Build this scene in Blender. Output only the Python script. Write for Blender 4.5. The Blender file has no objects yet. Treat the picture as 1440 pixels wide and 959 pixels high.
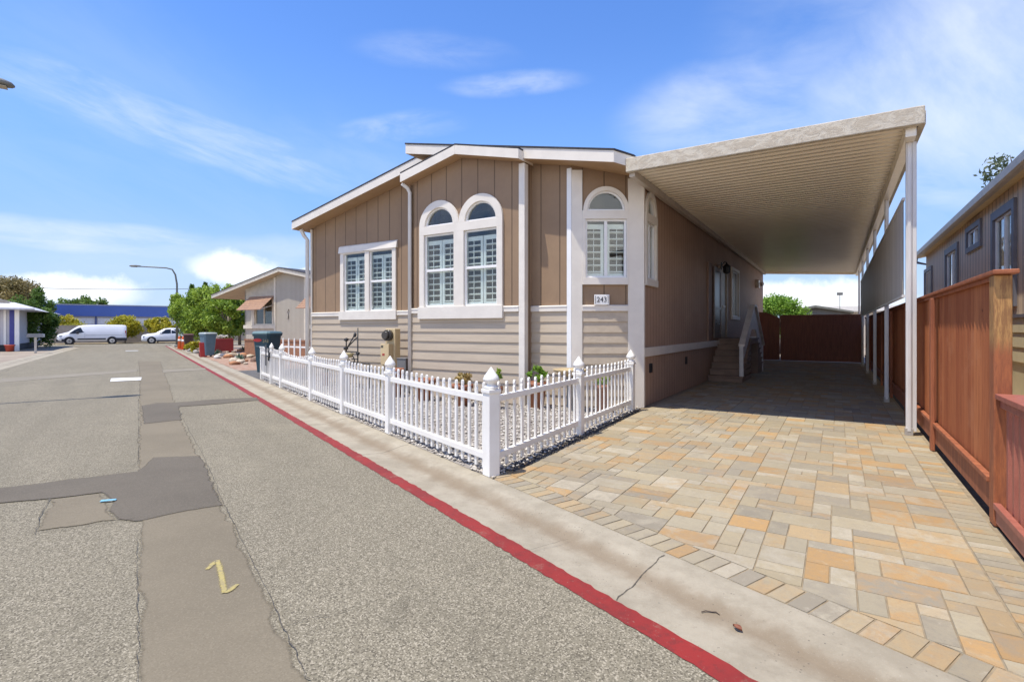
import bpy, bmesh, math, random
import numpy as np
from mathutils import Vector, Matrix
from mathutils.geometry import tessellate_polygon

random.seed(7)
PI = math.pi
scene = bpy.context.scene
COL = scene.collection

# ------------------------------------------------------------------ frames
TH = math.radians(-32.01)      # house frame: local x runs right along the front, local y runs deep
TS = math.radians(35.69)       # street frame: local x runs across the road, local y along it
HO = (2.45, 9.79)              # the house corner by the driveway
EYE = 1.5
FPX = 731.0

def rot(x, y, a):
    return (x*math.cos(a) - y*math.sin(a), x*math.sin(a) + y*math.cos(a))

def H(x, y):                   # house frame -> world
    p = rot(x, y, TH); return (HO[0]+p[0], HO[1]+p[1])

def S(t, n):                   # street frame (along, across) -> world
    return rot(n, t, TS)

def toS(x, y):
    p = rot(x, y, -TS); return (p[1], p[0])

def toH(x, y):
    return rot(x-HO[0], y-HO[1], -TH)

def gz(x, y):                  # the street falls gently away from the camera
    t = toS(x, y)[0]
    return -0.0045*max(0.0, t-15.0)

def G(u, v, z=0.0):            # surveyed ground point of the photograph
    Y = (EYE-z)*FPX/(v-461.0)
    return ((u-720.0)/FPX*Y, Y)

# ------------------------------------------------------------------ materials
def new_mat(name):
    m = bpy.data.materials.new(name); m.use_nodes = True
    nt = m.node_tree
    return m, nt, nt.nodes['Principled BSDF']

def nd(nt, t, **kw):
    n = nt.nodes.new(t)
    for k, v in kw.items():
        if k.startswith('i_'):
            n.inputs[k[2:].replace('_', ' ')].default_value = v
        else:
            setattr(n, k, v)
    return n

def c4(c): return (c[0], c[1], c[2], 1.0)

def mixc(nt, fac, a, b):
    m = nt.nodes.new('ShaderNodeMix'); m.data_type = 'RGBA'
    for s, v in ((0, fac), (6, a), (7, b)):
        if isinstance(v, bpy.types.NodeSocket): nt.links.new(v, m.inputs[s])
        elif s == 0: m.inputs[0].default_value = v
        else: m.inputs[s].default_value = c4(v)
    return m.outputs[2]

def math_n(nt, op, a, b=None, c=None, clamp=False):
    m = nt.nodes.new('ShaderNodeMath'); m.operation = op; m.use_clamp = clamp
    for i, v in enumerate((a, b, c)):
        if v is None: continue
        if isinstance(v, bpy.types.NodeSocket): nt.links.new(v, m.inputs[i])
        else: m.inputs[i].default_value = v
    return m.outputs[0]

def noise(nt, vec, scale, detail=4, rough=0.6, dist=0.0):
    n = nd(nt, 'ShaderNodeTexNoise'); n.inputs['Scale'].default_value = scale
    n.inputs['Detail'].default_value = detail; n.inputs['Roughness'].default_value = rough
    n.inputs['Distortion'].default_value = dist
    if vec is not None: nt.links.new(vec, n.inputs['Vector'])
    return n.outputs['Fac']

def ramp(nt, fac, lo, hi):
    m = nd(nt, 'ShaderNodeMapRange'); m.interpolation_type = 'SMOOTHSTEP'
    nt.links.new(fac, m.inputs[0]); m.inputs[1].default_value = lo; m.inputs[2].default_value = hi
    return m.outputs[0]

def add_bump(nt, bsdf, h, strength, dist=0.01):
    b = nd(nt, 'ShaderNodeBump'); b.inputs['Strength'].default_value = strength
    b.inputs['Distance'].default_value = dist
    nt.links.new(h, b.inputs['Height']); nt.links.new(b.outputs[0], bsdf.inputs['Normal'])

def mat(name, col, rough=0.6, col2=None, scale=4.0, stretch=(1, 1, 1), bump=0.0, bscale=80.0, metal=0.0,
        lo=0.35, hi=0.65, spec=0.5, fine=0.0, coat=0.0):
    m, nt, b = new_mat(name)
    tc = nd(nt, 'ShaderNodeTexCoord')
    mp = nd(nt, 'ShaderNodeMapping'); mp.inputs['Scale'].default_value = stretch
    nt.links.new(tc.outputs['Object'], mp.inputs[0])
    v = mp.outputs[0]
    if col2 is None: col2 = tuple(c*0.86 for c in col)
    f = ramp(nt, noise(nt, v, scale, 6), lo, hi)
    c = mixc(nt, f, col, col2)
    if fine:
        ff = ramp(nt, noise(nt, v, bscale, 3), 0.3, 0.7)
        c = mixc(nt, math_n(nt, 'MULTIPLY', ff, fine), c, tuple(x*0.4 for x in col))
    nt.links.new(c, b.inputs['Base Color'])
    b.inputs['Roughness'].default_value = rough; b.inputs['Metallic'].default_value = metal
    b.inputs['Specular IOR Level'].default_value = spec; b.inputs['Coat Weight'].default_value = coat; b.inputs['Coat Roughness'].default_value = 0.3
    if bump: add_bump(nt, b, noise(nt, v, bscale, 5), bump)
    return m

def siding_mat(name, col, col2, pitch, width, depth, off=0.0, grain=0.25):
    """painted panel siding with vertical grooves; UV = metres along the wall, metres up"""
    m, nt, b = new_mat(name)
    uv = nd(nt, 'ShaderNodeUVMap'); sep = nd(nt, 'ShaderNodeSeparateXYZ')
    nt.links.new(uv.outputs[0], sep.inputs[0])
    u = math_n(nt, 'ADD', sep.outputs[0], off + 100*pitch)
    fr = math_n(nt, 'FRACT', math_n(nt, 'DIVIDE', u, pitch))
    d = math_n(nt, 'ABSOLUTE', math_n(nt, 'SUBTRACT', fr, 0.5))
    g = ramp(nt, d, 0.5*width/pitch, 0.9*width/pitch)          # 0 inside the groove
    mp = nd(nt, 'ShaderNodeMapping'); mp.inputs['Scale'].default_value = (30, 1.5, 1)
    nt.links.new(uv.outputs[0], mp.inputs[0])
    gr = noise(nt, mp.outputs[0], 3.0, 6)
    big = ramp(nt, noise(nt, uv.outputs[0], 0.8, 7, 0.7), 0.35, 0.65)
    base = mixc(nt, big, col, col2)
    base = mixc(nt, math_n(nt, 'MULTIPLY', ramp(nt, gr, 0.45, 0.75), grain), base, tuple(x*0.72 for x in col))
    base = mixc(nt, g, tuple(x*0.42 for x in col), base)
    nt.links.new(base, b.inputs['Base Color']); b.inputs['Roughness'].default_value = 0.65
    b.inputs['Specular IOR Level'].default_value = 0.3
    hgt = math_n(nt, 'ADD', g, math_n(nt, 'MULTIPLY', gr, 0.15))
    add_bump(nt, b, hgt, depth, 0.008)
    return m

def glass_mat(name, tint=(0.90, 0.93, 0.91), extra=0.0):
    m, nt, b = new_mat(name)
    out = nt.nodes['Material Output']
    fr = nd(nt, 'ShaderNodeFresnel'); 
    ge = nd(nt, 'ShaderNodeNewGeometry')                      # same reflection from either face of the pane
    nt.links.new(math_n(nt, 'MULTIPLY_ADD', ge.outputs['Backfacing'], 1/1.5-1.5, 1.5), fr.inputs[0])
    fac = math_n(nt, 'ADD', math_n(nt, 'MULTIPLY', fr.outputs[0], 1.0), extra, clamp=True)
    tr = nd(nt, 'ShaderNodeBsdfTransparent'); tr.inputs[0].default_value = c4(tint)
    gl = nd(nt, 'ShaderNodeBsdfGlossy'); gl.inputs['Roughness'].default_value = 0.01
    gl.inputs[0].default_value = (0.95, 0.97, 1, 1)
    tc = nd(nt, 'ShaderNodeTexCoord')
    bp = nd(nt, 'ShaderNodeBump'); bp.inputs['Strength'].default_value = 0.03; bp.inputs['Distance'].default_value = 0.02
    nt.links.new(noise(nt, tc.outputs['Object'], 1.3, 1), bp.inputs['Height'])
    nt.links.new(bp.outputs[0], gl.inputs['Normal'])
    mx = nd(nt, 'ShaderNodeMixShader')
    nt.links.new(fac, mx.inputs[0]); nt.links.new(tr.outputs[0], mx.inputs[1]); nt.links.new(gl.outputs[0], mx.inputs[2])
    nt.links.new(mx.outputs[0], out.inputs[0])
    return m

def leaf_mat(name, c1, c2, trans=0.35):
    m, nt, b = new_mat(name)
    at = nd(nt, 'ShaderNodeAttribute'); at.attribute_name = 'rnd'
    c = mixc(nt, at.outputs['Fac'], c1, c2)
    nt.links.new(c, b.inputs['Base Color']); b.inputs['Roughness'].default_value = 0.55
    b.inputs['Specular IOR Level'].default_value = 0.35
    tl = nd(nt, 'ShaderNodeBsdfTranslucent'); nt.links.new(c, tl.inputs[0])
    mx = nd(nt, 'ShaderNodeMixShader'); mx.inputs[0].default_value = trans
    out = nt.nodes['Material Output']
    nt.links.new(b.outputs[0], mx.inputs[1]); nt.links.new(tl.outputs[0], mx.inputs[2]); nt.links.new(mx.outputs[0], out.inputs[0])
    return m

# ------------------------------------------------------------------ mesh builder
class MB:
    def __init__(s, T=None):
        s.v = []; s.f = []; s.vuv = {}; s.mi = []; s.cur = 0; s.T = T or (lambda p: p); s.smooth = set()
    def vert(s, p, uv=None):
        s.v.append(tuple(s.T(p)))
        if uv: s.vuv[len(s.v)-1] = uv
        return len(s.v)-1
    def face(s, idx, smooth=False):
        if smooth: s.smooth.add(len(s.f))
        s.f.append(tuple(idx)); s.mi.append(s.cur)
    def poly(s, pts): s.face([s.vert(p) for p in pts])
    def box(s, x0, x1, y0, y1, z0, z1):
        i = [s.vert(p) for p in ((x0,y0,z0),(x1,y0,z0),(x1,y1,z0),(x0,y1,z0),(x0,y0,z1),(x1,y0,z1),(x1,y1,z1),(x0,y1,z1))]
        for q in ((0,3,2,1),(4,5,6,7),(0,1,5,4),(1,2,6,5),(2,3,7,6),(3,0,4,7)): s.face([i[k] for k in q])
        return s
    def hexa(s, lo, hi):                 # two quads, each four points
        i = [s.vert(p) for p in list(lo)+list(hi)]
        for q in ((0,3,2,1),(4,5,6,7),(0,1,5,4),(1,2,6,5),(2,3,7,6),(3,0,4,7)): s.face([i[k] for k in q])
        return s
    def loft(s, rings, cap=True, smooth=True, close=True):
        ids = [[s.vert(p) for p in r] for r in rings]
        n = len(ids[0])
        for a, b in zip(ids, ids[1:]):
            for k in range(n if close else n-1):
                s.face((a[k], a[(k+1) % n], b[(k+1) % n], b[k]), smooth=smooth)
        if cap:
            s.face(list(reversed(ids[0]))); s.face(ids[-1])
        return s
    def tube(s, path, r, seg=8, cap=True):
        pts = [Vector(p) for p in path]; rings = []
        rs = r if isinstance(r, (list, tuple)) else [r]*len(pts)
        up = Vector((0.13, 0.27, 0.95))
        for i, p in enumerate(pts):
            d = (pts[min(i+1, len(pts)-1)] - pts[max(i-1, 0)]).normalized()
            a = d.cross(up)
            if a.length < 1e-3: a = d.cross(Vector((1, 0, 0)))
            a.normalize(); b = d.cross(a)
            rings.append([p + (a*math.cos(2*PI*k/seg) + b*math.sin(2*PI*k/seg))*rs[i] for k in range(seg)])
        return s.loft(rings, cap)
    def lathe(s, prof, c=(0, 0, 0), seg=12, smooth=True, ang=0.0):
        rings = []
        for r, z in prof:
            rings.append([(c[0]+r*math.cos(ang+2*PI*k/seg), c[1]+r*math.sin(ang+2*PI*k/seg), c[2]+z) for k in range(seg)])
        return s.loft(rings, True, smooth)
    def prism(s, outline, y0, y1, ax='y'):
        """outline in (x,z), extruded between y0 and y1 (tessellated so that concave outlines work)"""
        tri = tessellate_polygon([[Vector((p[0], p[1], 0)) for p in outline]])
        a = [s.vert((p[0], y0, p[1])) for p in outline]; b = [s.vert((p[0], y1, p[1])) for p in outline]
        area = sum(outline[i-1][0]*outline[i][1]-outline[i][0]*outline[i-1][1] for i in range(len(outline)))
        for t in tri:
            s.face([a[k] for k in t]); s.face([b[k] for k in reversed(t)])
        n = len(outline)
        for i in range(n): s.face((a[i], a[(i+1) % n], b[(i+1) % n], b[i]))
        return s
    def rock(s, c, r, seed, squash=0.6, sub=1):
        rnd = random.Random(seed); bm = bmesh.new()
        bmesh.ops.create_icosphere(bm, subdivisions=sub, radius=1)
        k = [rnd.uniform(0.7, 1.2) for _ in range(3)]; a = rnd.uniform(0, PI)
        off = len(s.v)
        for v in bm.verts:
            q = 1+rnd.uniform(-0.18, 0.18)
            x, y = rot(v.co.x*k[0]*q*r, v.co.y*k[1]*q*r, a)
            s.vert((c[0]+x, c[1]+y, c[2]+v.co.z*k[2]*q*r*squash))
        for f in bm.faces: s.face([off+v.index for v in f.verts], smooth=(sub > 1))
        bm.free(); return s
    def build(s, name, m, parent=None, loc=None, rz=None, bevel=0.0, attr=None, recalc=True):
        me = bpy.data.meshes.new(name); me.from_pydata(s.v, [], s.f)
        if recalc:
            bm = bmesh.new(); bm.from_mesh(me); bmesh.ops.recalc_face_normals(bm, faces=bm.faces)
            bm.to_mesh(me); bm.free()
        ms = m if isinstance(m, (list, tuple)) else [m]
        for q in ms: me.materials.append(q)
        for i, p in enumerate(me.polygons):
            p.material_index = s.mi[i]
            if i in s.smooth: p.use_smooth = True
        if s.vuv:
            ul = me.uv_layers.new(name='UVMap')
            for l in me.loops:
                if l.vertex_index in s.vuv: ul.data[l.index].uv = s.vuv[l.vertex_index]
        if attr:
            for nm, vals in attr.items():
                if isinstance(vals[0], (tuple, list)):
                    at = me.attributes.new(nm, 'FLOAT_COLOR', 'FACE')
                    for i, c in enumerate(vals): at.data[i].color = (c[0], c[1], c[2], 1)
                else:
                    at = me.attributes.new(nm, 'FLOAT', 'FACE')
                    at.data.foreach_set('value', vals)
        o = bpy.data.objects.new(name, me); COL.objects.link(o)
        if parent: o.parent = parent
        if loc: o.location = loc
        if rz is not None: o.rotation_euler = (0, 0, rz)
        if bevel:
            md = o.modifiers.new('bevel', 'BEVEL'); md.width = bevel; md.segments = 2; md.limit_method = 'ANGLE'
        return o

def tag(o, label=None, cat=None, group=None, kind=None):
    if label: o['label'] = label
    if cat: o['category'] = cat
    if group: o['group'] = group
    if kind: o['kind'] = kind
    return o

def thing(name, label, cat, loc=(0, 0, 0), rz=0.0, group=None):
    o = bpy.data.objects.new(name, None); COL.objects.link(o)
    o.empty_display_size = 0.2
    o.location = loc; o.rotation_euler = (0, 0, rz)
    return tag(o, label, cat, group)

def copy_tree(o, parent=None):
    c = o.copy(); COL.objects.link(c)
    if parent: c.parent = parent
    for ch in list(o.children): copy_tree(ch, c)
    return c

def text_mesh(name, txt, size, m, parent, T, depth=0.004, sx=1.0):
    """lettering as a thin mesh; T maps (x, z) of the text plane and a depth to the parent's frame"""
    cu = bpy.data.curves.new(name, 'FONT'); cu.body = txt; cu.size = size; cu.align_x = 'CENTER'; cu.align_y = 'CENTER'
    cu.extrude = depth/2
    tmp = bpy.data.objects.new(name+'_tmp', cu); COL.objects.link(tmp)
    bpy.context.view_layer.update()
    me = bpy.data.meshes.new_from_object(tmp.evaluated_get(bpy.context.evaluated_depsgraph_get()))
    bpy.data.objects.remove(tmp); bpy.data.curves.remove(cu)
    for v in me.vertices: v.co = Vector(T(v.co.x*sx, v.co.y, v.co.z+depth/2))
    me.materials.clear(); me.materials.append(m)
    me.name = name
    o = bpy.data.objects.new(name, me); COL.objects.link(o); o.parent = parent
    return o

def clip(poly, f):
    out = []
    for i in range(len(poly)):
        a, b = poly[i], poly[(i+1) % len(poly)]; fa, fb = f(a), f(b)
        if fa >= 0: out.append(a)
        if (fa >= 0) != (fb >= 0):
            k = fa/(fa-fb); out.append((a[0]+(b[0]-a[0])*k, a[1]+(b[1]-a[1])*k))
    return out
# ------------------------------------------------------------------ light settings
SUN_E, SKY_S, EXPO = 5.0, 0.15, 0.2
SKY_SAT, SKY_VAL, SKY_HUE, CLOUD = 1.25, 1.45, 0.512, 6.4
# ------------------------------------------------------------------ palette
M = {}
M['tan'] = siding_mat('tan_siding', (0.30, 0.203, 0.125), (0.26, 0.175, 0.11), 0.41, 0.014, 0.7)
M['brown'] = siding_mat('brown_siding', (0.44, 0.29, 0.20), (0.38, 0.245, 0.17), 0.2, 0.012, 0.7, grain=0.55)
M['lap'] = mat('taupe_lap', (0.48, 0.40, 0.30), 0.6, (0.43, 0.355, 0.265), 2.0, (0.6, 6, 6), bump=0.12, bscale=30)
M['trim'] = mat('trim_paint', (0.74, 0.69, 0.61), 0.5, (0.69, 0.64, 0.565), 3.0, bump=0.08, bscale=60)
M['white'] = mat('white_vinyl', (0.80, 0.80, 0.79), 0.35, (0.76, 0.755, 0.74), 2.0)
M['fencewhite'] = mat('white_fence_vinyl', (0.84, 0.825, 0.78), 0.4, (0.77, 0.745, 0.69), 2.0)
M['shingle'] = mat('dark_shingle', (0.045, 0.045, 0.055), 0.9, (0.03, 0.03, 0.036), 12, bump=0.5, bscale=25)
M['soffit'] = mat('soffit_tan', (0.46, 0.30, 0.17), 0.6, (0.42, 0.27, 0.15), 3)
M['glass'] = glass_mat('window_glass')
M['interior'] = mat('interior_wall', (0.16, 0.15, 0.14), 0.8)
M['shutter'] = mat('shutter_paint', (0.86, 0.87, 0.85), 0.4)
M['dark'] = mat('dark_metal', (0.02, 0.02, 0.022), 0.5)
M['black'] = mat('black_rubber', (0.012, 0.012, 0.012), 0.8)
M['alu'] = mat('carport_enamel', (0.86, 0.78, 0.62), 0.3, (0.79, 0.71, 0.565), 1.2, (1, 5, 1), lo=0.3, hi=0.7, spec=1.0, coat=0.6)
M['aluwhite'] = mat('carport_post_enamel', (0.70, 0.68, 0.65), 0.4, (0.62, 0.60, 0.57), 3, (4, 4, 0.6))
M['gate'] = mat('gate_stain', (0.27, 0.095, 0.055), 0.6, (0.2, 0.07, 0.04), 3, (6, 6, 0.6), bump=0.1)
M['wood'] = mat('red_stained_wood', (0.38, 0.125, 0.052), 0.7, (0.26, 0.08, 0.034), 2.2, (7, 7, 0.5), bump=0.25, bscale=14, fine=0.25)
M['rail'] = mat('railing_paint', (0.36, 0.12, 0.082), 0.5, (0.30, 0.095, 0.065), 3, (5, 5, 1), bump=0.1)
M['concrete'] = mat('stair_concrete', (0.40, 0.36, 0.31), 0.85)

def boards():
    m, nt, b = new_mat('stained_boards')
    tc = nd(nt, 'ShaderNodeTexCoord'); at_ = nd(nt, 'ShaderNodeAttribute'); at_.attribute_name = 'rnd'
    mp = nd(nt, 'ShaderNodeMapping'); mp.inputs['Scale'].default_value = (9, 9, 0.55); nt.links.new(tc.outputs['Object'], mp.inputs[0])
    g = noise(nt, mp.outputs[0], 4.0, 8, 0.7)
    c = mixc(nt, at_.outputs['Fac'], (0.43, 0.155, 0.06), (0.29, 0.088, 0.036))
    c = mixc(nt, math_n(nt, 'MULTIPLY', ramp(nt, g, 0.42, 0.68), 0.5), c, (0.19, 0.058, 0.026))
    sp = ramp(nt, noise(nt, tc.outputs['Object'], 1.7, 6, 0.65), 0.52, 0.7)
    c = mixc(nt, math_n(nt, 'MULTIPLY', sp, 0.3), c, (0.44, 0.20, 0.10))
    vo = nd(nt, 'ShaderNodeTexVoronoi'); vo.inputs['Scale'].default_value = 2.6; nt.links.new(tc.outputs['Object'], vo.inputs['Vector'])
    kn = math_n(nt, 'SUBTRACT', 1.0, ramp(nt, vo.outputs['Distance'], 0.03, 0.07))
    c = mixc(nt, math_n(nt, 'MULTIPLY', kn, 0.75), c, (0.09, 0.03, 0.016))
    nt.links.new(c, b.inputs['Base Color']); b.inputs['Roughness'].default_value = 0.75; b.inputs['Specular IOR Level'].default_value = 0.25
    add_bump(nt, b, g, 0.4, 0.005)
    return m
M['boards'] = boards()

def weathered():
    m, nt, b = new_mat('weathered_fascia')
    tc = nd(nt, 'ShaderNodeTexCoord'); v = tc.outputs['Object']
    mp = nd(nt, 'ShaderNodeMapping'); mp.inputs['Scale'].default_value = (1.6, 1, 2.6); nt.links.new(v, mp.inputs[0])
    a = ramp(nt, noise(nt, mp.outputs[0], 3.4, 9, 0.7, 1.0), 0.42, 0.60)
    d = ramp(nt, noise(nt, mp.outputs[0], 9, 8, 0.75), 0.55, 0.70)
    c = mixc(nt, a, (0.56, 0.51, 0.415), (0.46, 0.40, 0.31))
    c = mixc(nt, d, c, (0.30, 0.25, 0.18))
    nt.links.new(c, b.inputs['Base Color']); b.inputs['Roughness'].default_value = 0.7
    add_bump(nt, b, a, 0.35, 0.006)
    return m
M['weathered'] = weathered()

def weathered_post_end():
    m, nt, b = new_mat('peeling_post_wood')
    tc = nd(nt, 'ShaderNodeTexCoord'); v = tc.outputs['Object']
    mp = nd(nt, 'ShaderNodeMapping'); mp.inputs['Scale'].default_value = (12, 12, 1.6); nt.links.new(v, mp.inputs[0])
    g = noise(nt, mp.outputs[0], 4, 8, 0.7)
    sep = nd(nt, 'ShaderNodeSeparateXYZ'); nt.links.new(v, sep.inputs[0])
    up = ramp(nt, math_n(nt, 'ADD', sep.outputs[2], math_n(nt, 'MULTIPLY', g, 0.35)), 1.45, 1.62)   # stain weathered off the top
    red = mixc(nt, ramp(nt, g, 0.35, 0.65), (0.36, 0.115, 0.04), (0.24, 0.075, 0.03))
    raw = mixc(nt, ramp(nt, g, 0.4, 0.6), (0.46, 0.25, 0.085), (0.26, 0.125, 0.045))
    nt.links.new(mixc(nt, up, red, raw), b.inputs['Base Color']); b.inputs['Roughness'].default_value = 0.7
    add_bump(nt, b, g, 0.5, 0.006)
    return m
M['postwood'] = weathered_post_end()

# ------------------------------------------------------------------ wall and window makers
def wallT(P0, e):
    n = (e[1], -e[0])
    return lambda p: (P0[0]+e[0]*p[0]+n[0]*p[1], P0[1]+e[1]*p[0]+n[1]*p[1], p[2])   # p = (along, outward, up)

def arch_pts(sc, zb, r, zs=1.0, n=16, a0=0.0, a1=PI):
    return [(sc+r*math.cos(a0+(a1-a0)*k/n), zb+r*zs*math.sin(a0+(a1-a0)*k/n)) for k in range(n+1)]

def wall(name, m, parent, T, outline, holes=(), th=0.12):
    mb = MB(T)
    loops = [[Vector((p[0], p[1], 0)) for p in outline]]+[[Vector((p[0], p[1], 0)) for p in h] for h in holes]
    flat = [p for l in loops for p in l]
    a = [mb.vert((p.x, 0, p.y), (p.x, p.y)) for p in flat]
    b = [mb.vert((p.x, -th, p.y), (p.x, p.y)) for p in flat]
    for t in tessellate_polygon(loops):
        mb.face([a[k] for k in t]); mb.face([b[k] for k in reversed(t)])
    o = 0
    for l in loops:
        n = len(l)
        for i in range(n): mb.face((a[o+i], a[o+(i+1) % n], b[o+(i+1) % n], b[o+i]))
        o += n
    return mb.build(name, m, parent)

def rect(s0, s1, z0, z1): return [(s0, z0), (s1, z0), (s1, z1), (s0, z1)]

def laps(mb, s0, s1, z0, z1, pitch=0.2):
    z = z1
    while z > z0+0.02:
        zb = max(z0, z-pitch)
        mb.hexa([(s0, 0.002, zb), (s1, 0.002, zb), (s1, 0.030, zb), (s0, 0.030, zb)],
                [(s0, 0.002, z), (s1, 0.002, z), (s1, 0.010, z), (s0, 0.010, z)])
        z = zb

def shutter_leaf(mb, s0, s1, z0, z1, d):
    w = 0.055
    mb.box(s0, s0+w, d-0.03, d, z0, z1); mb.box(s1-w, s1, d-0.03, d, z0, z1)
    mb.box(s0+w, s1-w, d-0.028, d-0.002, z0, z0+0.09); mb.box(s0+w, s1-w, d-0.028, d-0.002, z1-0.09, z1)
    z = z0+0.10
    while z < z1-0.12:
        mb.hexa([(s0+w, d-0.045, z), (s1-w, d-0.045, z), (s1-w, d-0.002, z+0.018), (s0+w, d-0.002, z+0.018)],
                [(s0+w, d-0.045, z+0.012), (s1-w, d-0.045, z+0.012), (s1-w, d-0.002, z+0.034), (s0+w, d-0.002, z+0.034)])
        z += 0.125
    mb.box((s0+s1)/2-0.006, (s0+s1)/2+0.006, d+0.001, d+0.012, z0+0.1, z1-0.1)

def sash(mb, s0, s1, z0, z1, w=0.038, d0=-0.055, d1=0.006):
    mb.box(s0, s0+w, d0, d1, z0, z1); mb.box(s1-w, s1, d0, d1, z0, z1)
    mb.box(s0+w, s1-w, d0, d1-0.002, z0, z0+w); mb.box(s0+w, s1-w, d0, d1-0.002, z1-w, z1)

def double_hung(parent, T, s0, s1, z0, z1, zr):
    """frame, panes and shutter of one double-hung unit, as children of the window"""
    f = MB(T); sash(f, s0, s1, z0, z1); f.box(s0+0.038, s1-0.038, -0.05, 0.0, zr-0.025, zr+0.03)
    f.build('sash_frame', M['white'], parent, bevel=0.003)
    p = MB(T); p.box(s0+0.036, s1-0.036, -0.022, -0.017, zr, z1-0.03); p.build('pane', M['glass'], parent)
    p = MB(T); p.box(s0+0.036, s1-0.036, -0.040, -0.035, z0+0.03, zr); p.build('pane', M['glass'], parent)
    sh = MB(T); c = (s0+s1)/2
    shutter_leaf(sh, s0-0.04, c-0.01, z0, z1-0.12, -0.075); shutter_leaf(sh, c+0.01, s1+0.04, z0, z1-0.12, -0.075)
    sh.build('shutter', M['shutter'], parent)

def slider(parent, T, s0, s1, z0, z1, shut=True):
    c = (s0+s1)/2
    f = MB(T); sash(f, s0, s1, z0, z1); f.box(c-0.028, c+0.028, -0.05, 0.002, z0+0.038, z1-0.038)
    f.build('sash_frame', M['white'], parent, bevel=0.003)
    for a, b, d in ((s0+0.036, c-0.026, -0.02), (c+0.026, s1-0.036, -0.035)):
        p = MB(T); p.box(a, b, d-0.005, d, z0+0.036, z1-0.036); p.build('pane', M['glass'], parent)
    if shut:
        sh = MB(T); shutter_leaf(sh, s0-0.02, c-0.03, z0, z1-0.08, -0.075); shutter_leaf(sh, c+0.03, s1+0.02, z0, z1-0.08, -0.075)
        sh.build('shutter', M['shutter'], parent)

def arch_ring(mb, sc, zb, r, R, zs, d0, d1):
    out = arch_pts(sc, zb, R, zs, 20); inn = arch_pts(sc, zb, r, zs, 20)
    rings = [[(o[0], d0, o[1]), (o[0], d1, o[1]), (i[0], d1, i[1]), (i[0], d0, i[1])] for o, i in zip(out, inn)]
    mb.loft(rings, True, False)

def arch_light(parent, T, sc, zb, r, zs):
    f = MB(T); arch_ring(f, sc, zb, r-0.03, r+0.002, zs, -0.05, 0.004); f.box(sc-r+0.03, sc+r-0.03, -0.05, 0.004, zb, zb+0.03)
    f.build('sash_frame', M['white'], parent)
    p = MB(T); p.prism(arch_pts(sc, zb, r-0.01, zs, 20), -0.028, -0.022); p.build('pane', M['glass'], parent)

# ------------------------------------------------------------------ the house
house = thing('house', 'tan and brown mobile home with arched windows behind the white picket fence', 'house', (HO[0], HO[1], 0), TH)
def zmain(x): return 5.55-0.2075*(x+4.98) if x > -4.98 else 5.50-0.214*(-4.93-x)
def zbump(x): return 5.20-0.23*abs(x+3.46)
BZ0, BZ1 = 1.815, 1.905

# left front
TL = wallT((-9.55, -0.1), (1, 0)); LL = 4.62
ho = [rect(1.40, 2.22, 1.93, 3.50), rect(2.38, 3.20, 1.93, 3.50)]
wall('wall', M['tan'], house, TL, [(0, 0), (LL, 0), (LL, zmain(-4.93)-0.2), (0, zmain(-9.55)-0.2)], ho)
# gabled projection
TB = wallT((-4.93, -1.0), (1, 0)); LB = 2.94
c1, c2 = 0.85, 1.93
ho = [rect(c-0.41, c+0.41, 1.95, 3.50) for c in (c1, c2)]+[arch_pts(c, 3.68, 0.38, 0.98) for c in (c1, c2)]
wall('wall', M['tan'], house, TB, [(0, 0), (LB, 0), (LB, zbump(-1.99)-0.18), (1.47, 5.02), (0, zbump(-4.93)-0.18)], ho)
TBl = wallT((-4.93, -0.1), (0, -1)); TBr = wallT((-1.99, -1.0), (0, 1))
wall('wall', M['tan'], house, TBl, rect(0.0, 0.9, 0, 4.66))
wall('wall', M['tan'], house, TBr, rect(0.12, 0.3, 0, 4.68))
# set-back panel
TP = wallT((-1.99, -0.7), (1, 0))
wall('wall', M['tan'], house, TP, [(0.0, 0), (0.86, 0), (0.86, zmain(-1.13)-0.2), (0.0, zmain(-1.99)-0.2)])
# angled corner with the arched window
ll = math.hypot(1.13, 0.7); EC = (1.13/ll, 0.7/ll); TC = wallT((-1.13, -0.7), EC)
SC = 0.645
wall('wall', M['tan'], house, TC, [(0, 0), (ll, 0), (ll, zmain(0)-0.2), (0, zmain(-1.13)-0.2)],
     [rect(0.26, 1.03, 2.44, 3.54), arch_pts(SC, 3.70, 0.345, 1.05)])
# driveway side
TD = wallT((0, 0), (0, 1)); LD = 18.9
wall('wall', M['brown'], house, TD, rect(0, LD, 0, 4.31),
     [rect(0.19, 0.76, 2.44, 3.54), arch_pts(0.475, 3.70, 0.25, 1.5), rect(9.7, 11.1, 1.90, 3.50)])
# the two walls nobody sees from the street
wall('wall', M['tan'], house, wallT((-9.55, 18.9), (0, -1)), rect(0, 19.0, 0, 4.31))
wall('wall', M['tan'], house, wallT((0, 18.9), (-1, 0)), [(0, 0), (9.55, 0), (9.55, 4.3), (4.57, 5.3), (0, 4.3)])
fl = MB(); fl.box(-9.4, -0.13, 0.15, 18.7, 0.95, 1.05); fl.build('floor', M['interior'], house)
fl = MB(); fl.box(-9.4, -0.13, 3.6, 3.7, 1.06, 4.1); fl.build('partition', M['interior'], house)
fl = MB(); fl.box(-9.4, -0.13, 0.15, 18.7, 4.16, 4.2); fl.build('ceiling', M['interior'], house)

lp = MB(TL); laps(lp, 0.06, LL, 0.03, BZ0); lp.build('lap_siding', M['lap'], house)
lp = MB(TB); laps(lp, 0.0, LB-0.1, 0.03, BZ0); lp.build('lap_siding', M['lap'], house)
lp = MB(TP); laps(lp, 0.0, 0.78, 0.03, BZ0); lp.build('lap_siding', M['lap'], house)
lp = MB(TC); laps(lp, 0.2, 1.06, 0.03, BZ0); lp.build('lap_siding', M['lap'], house)

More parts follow.
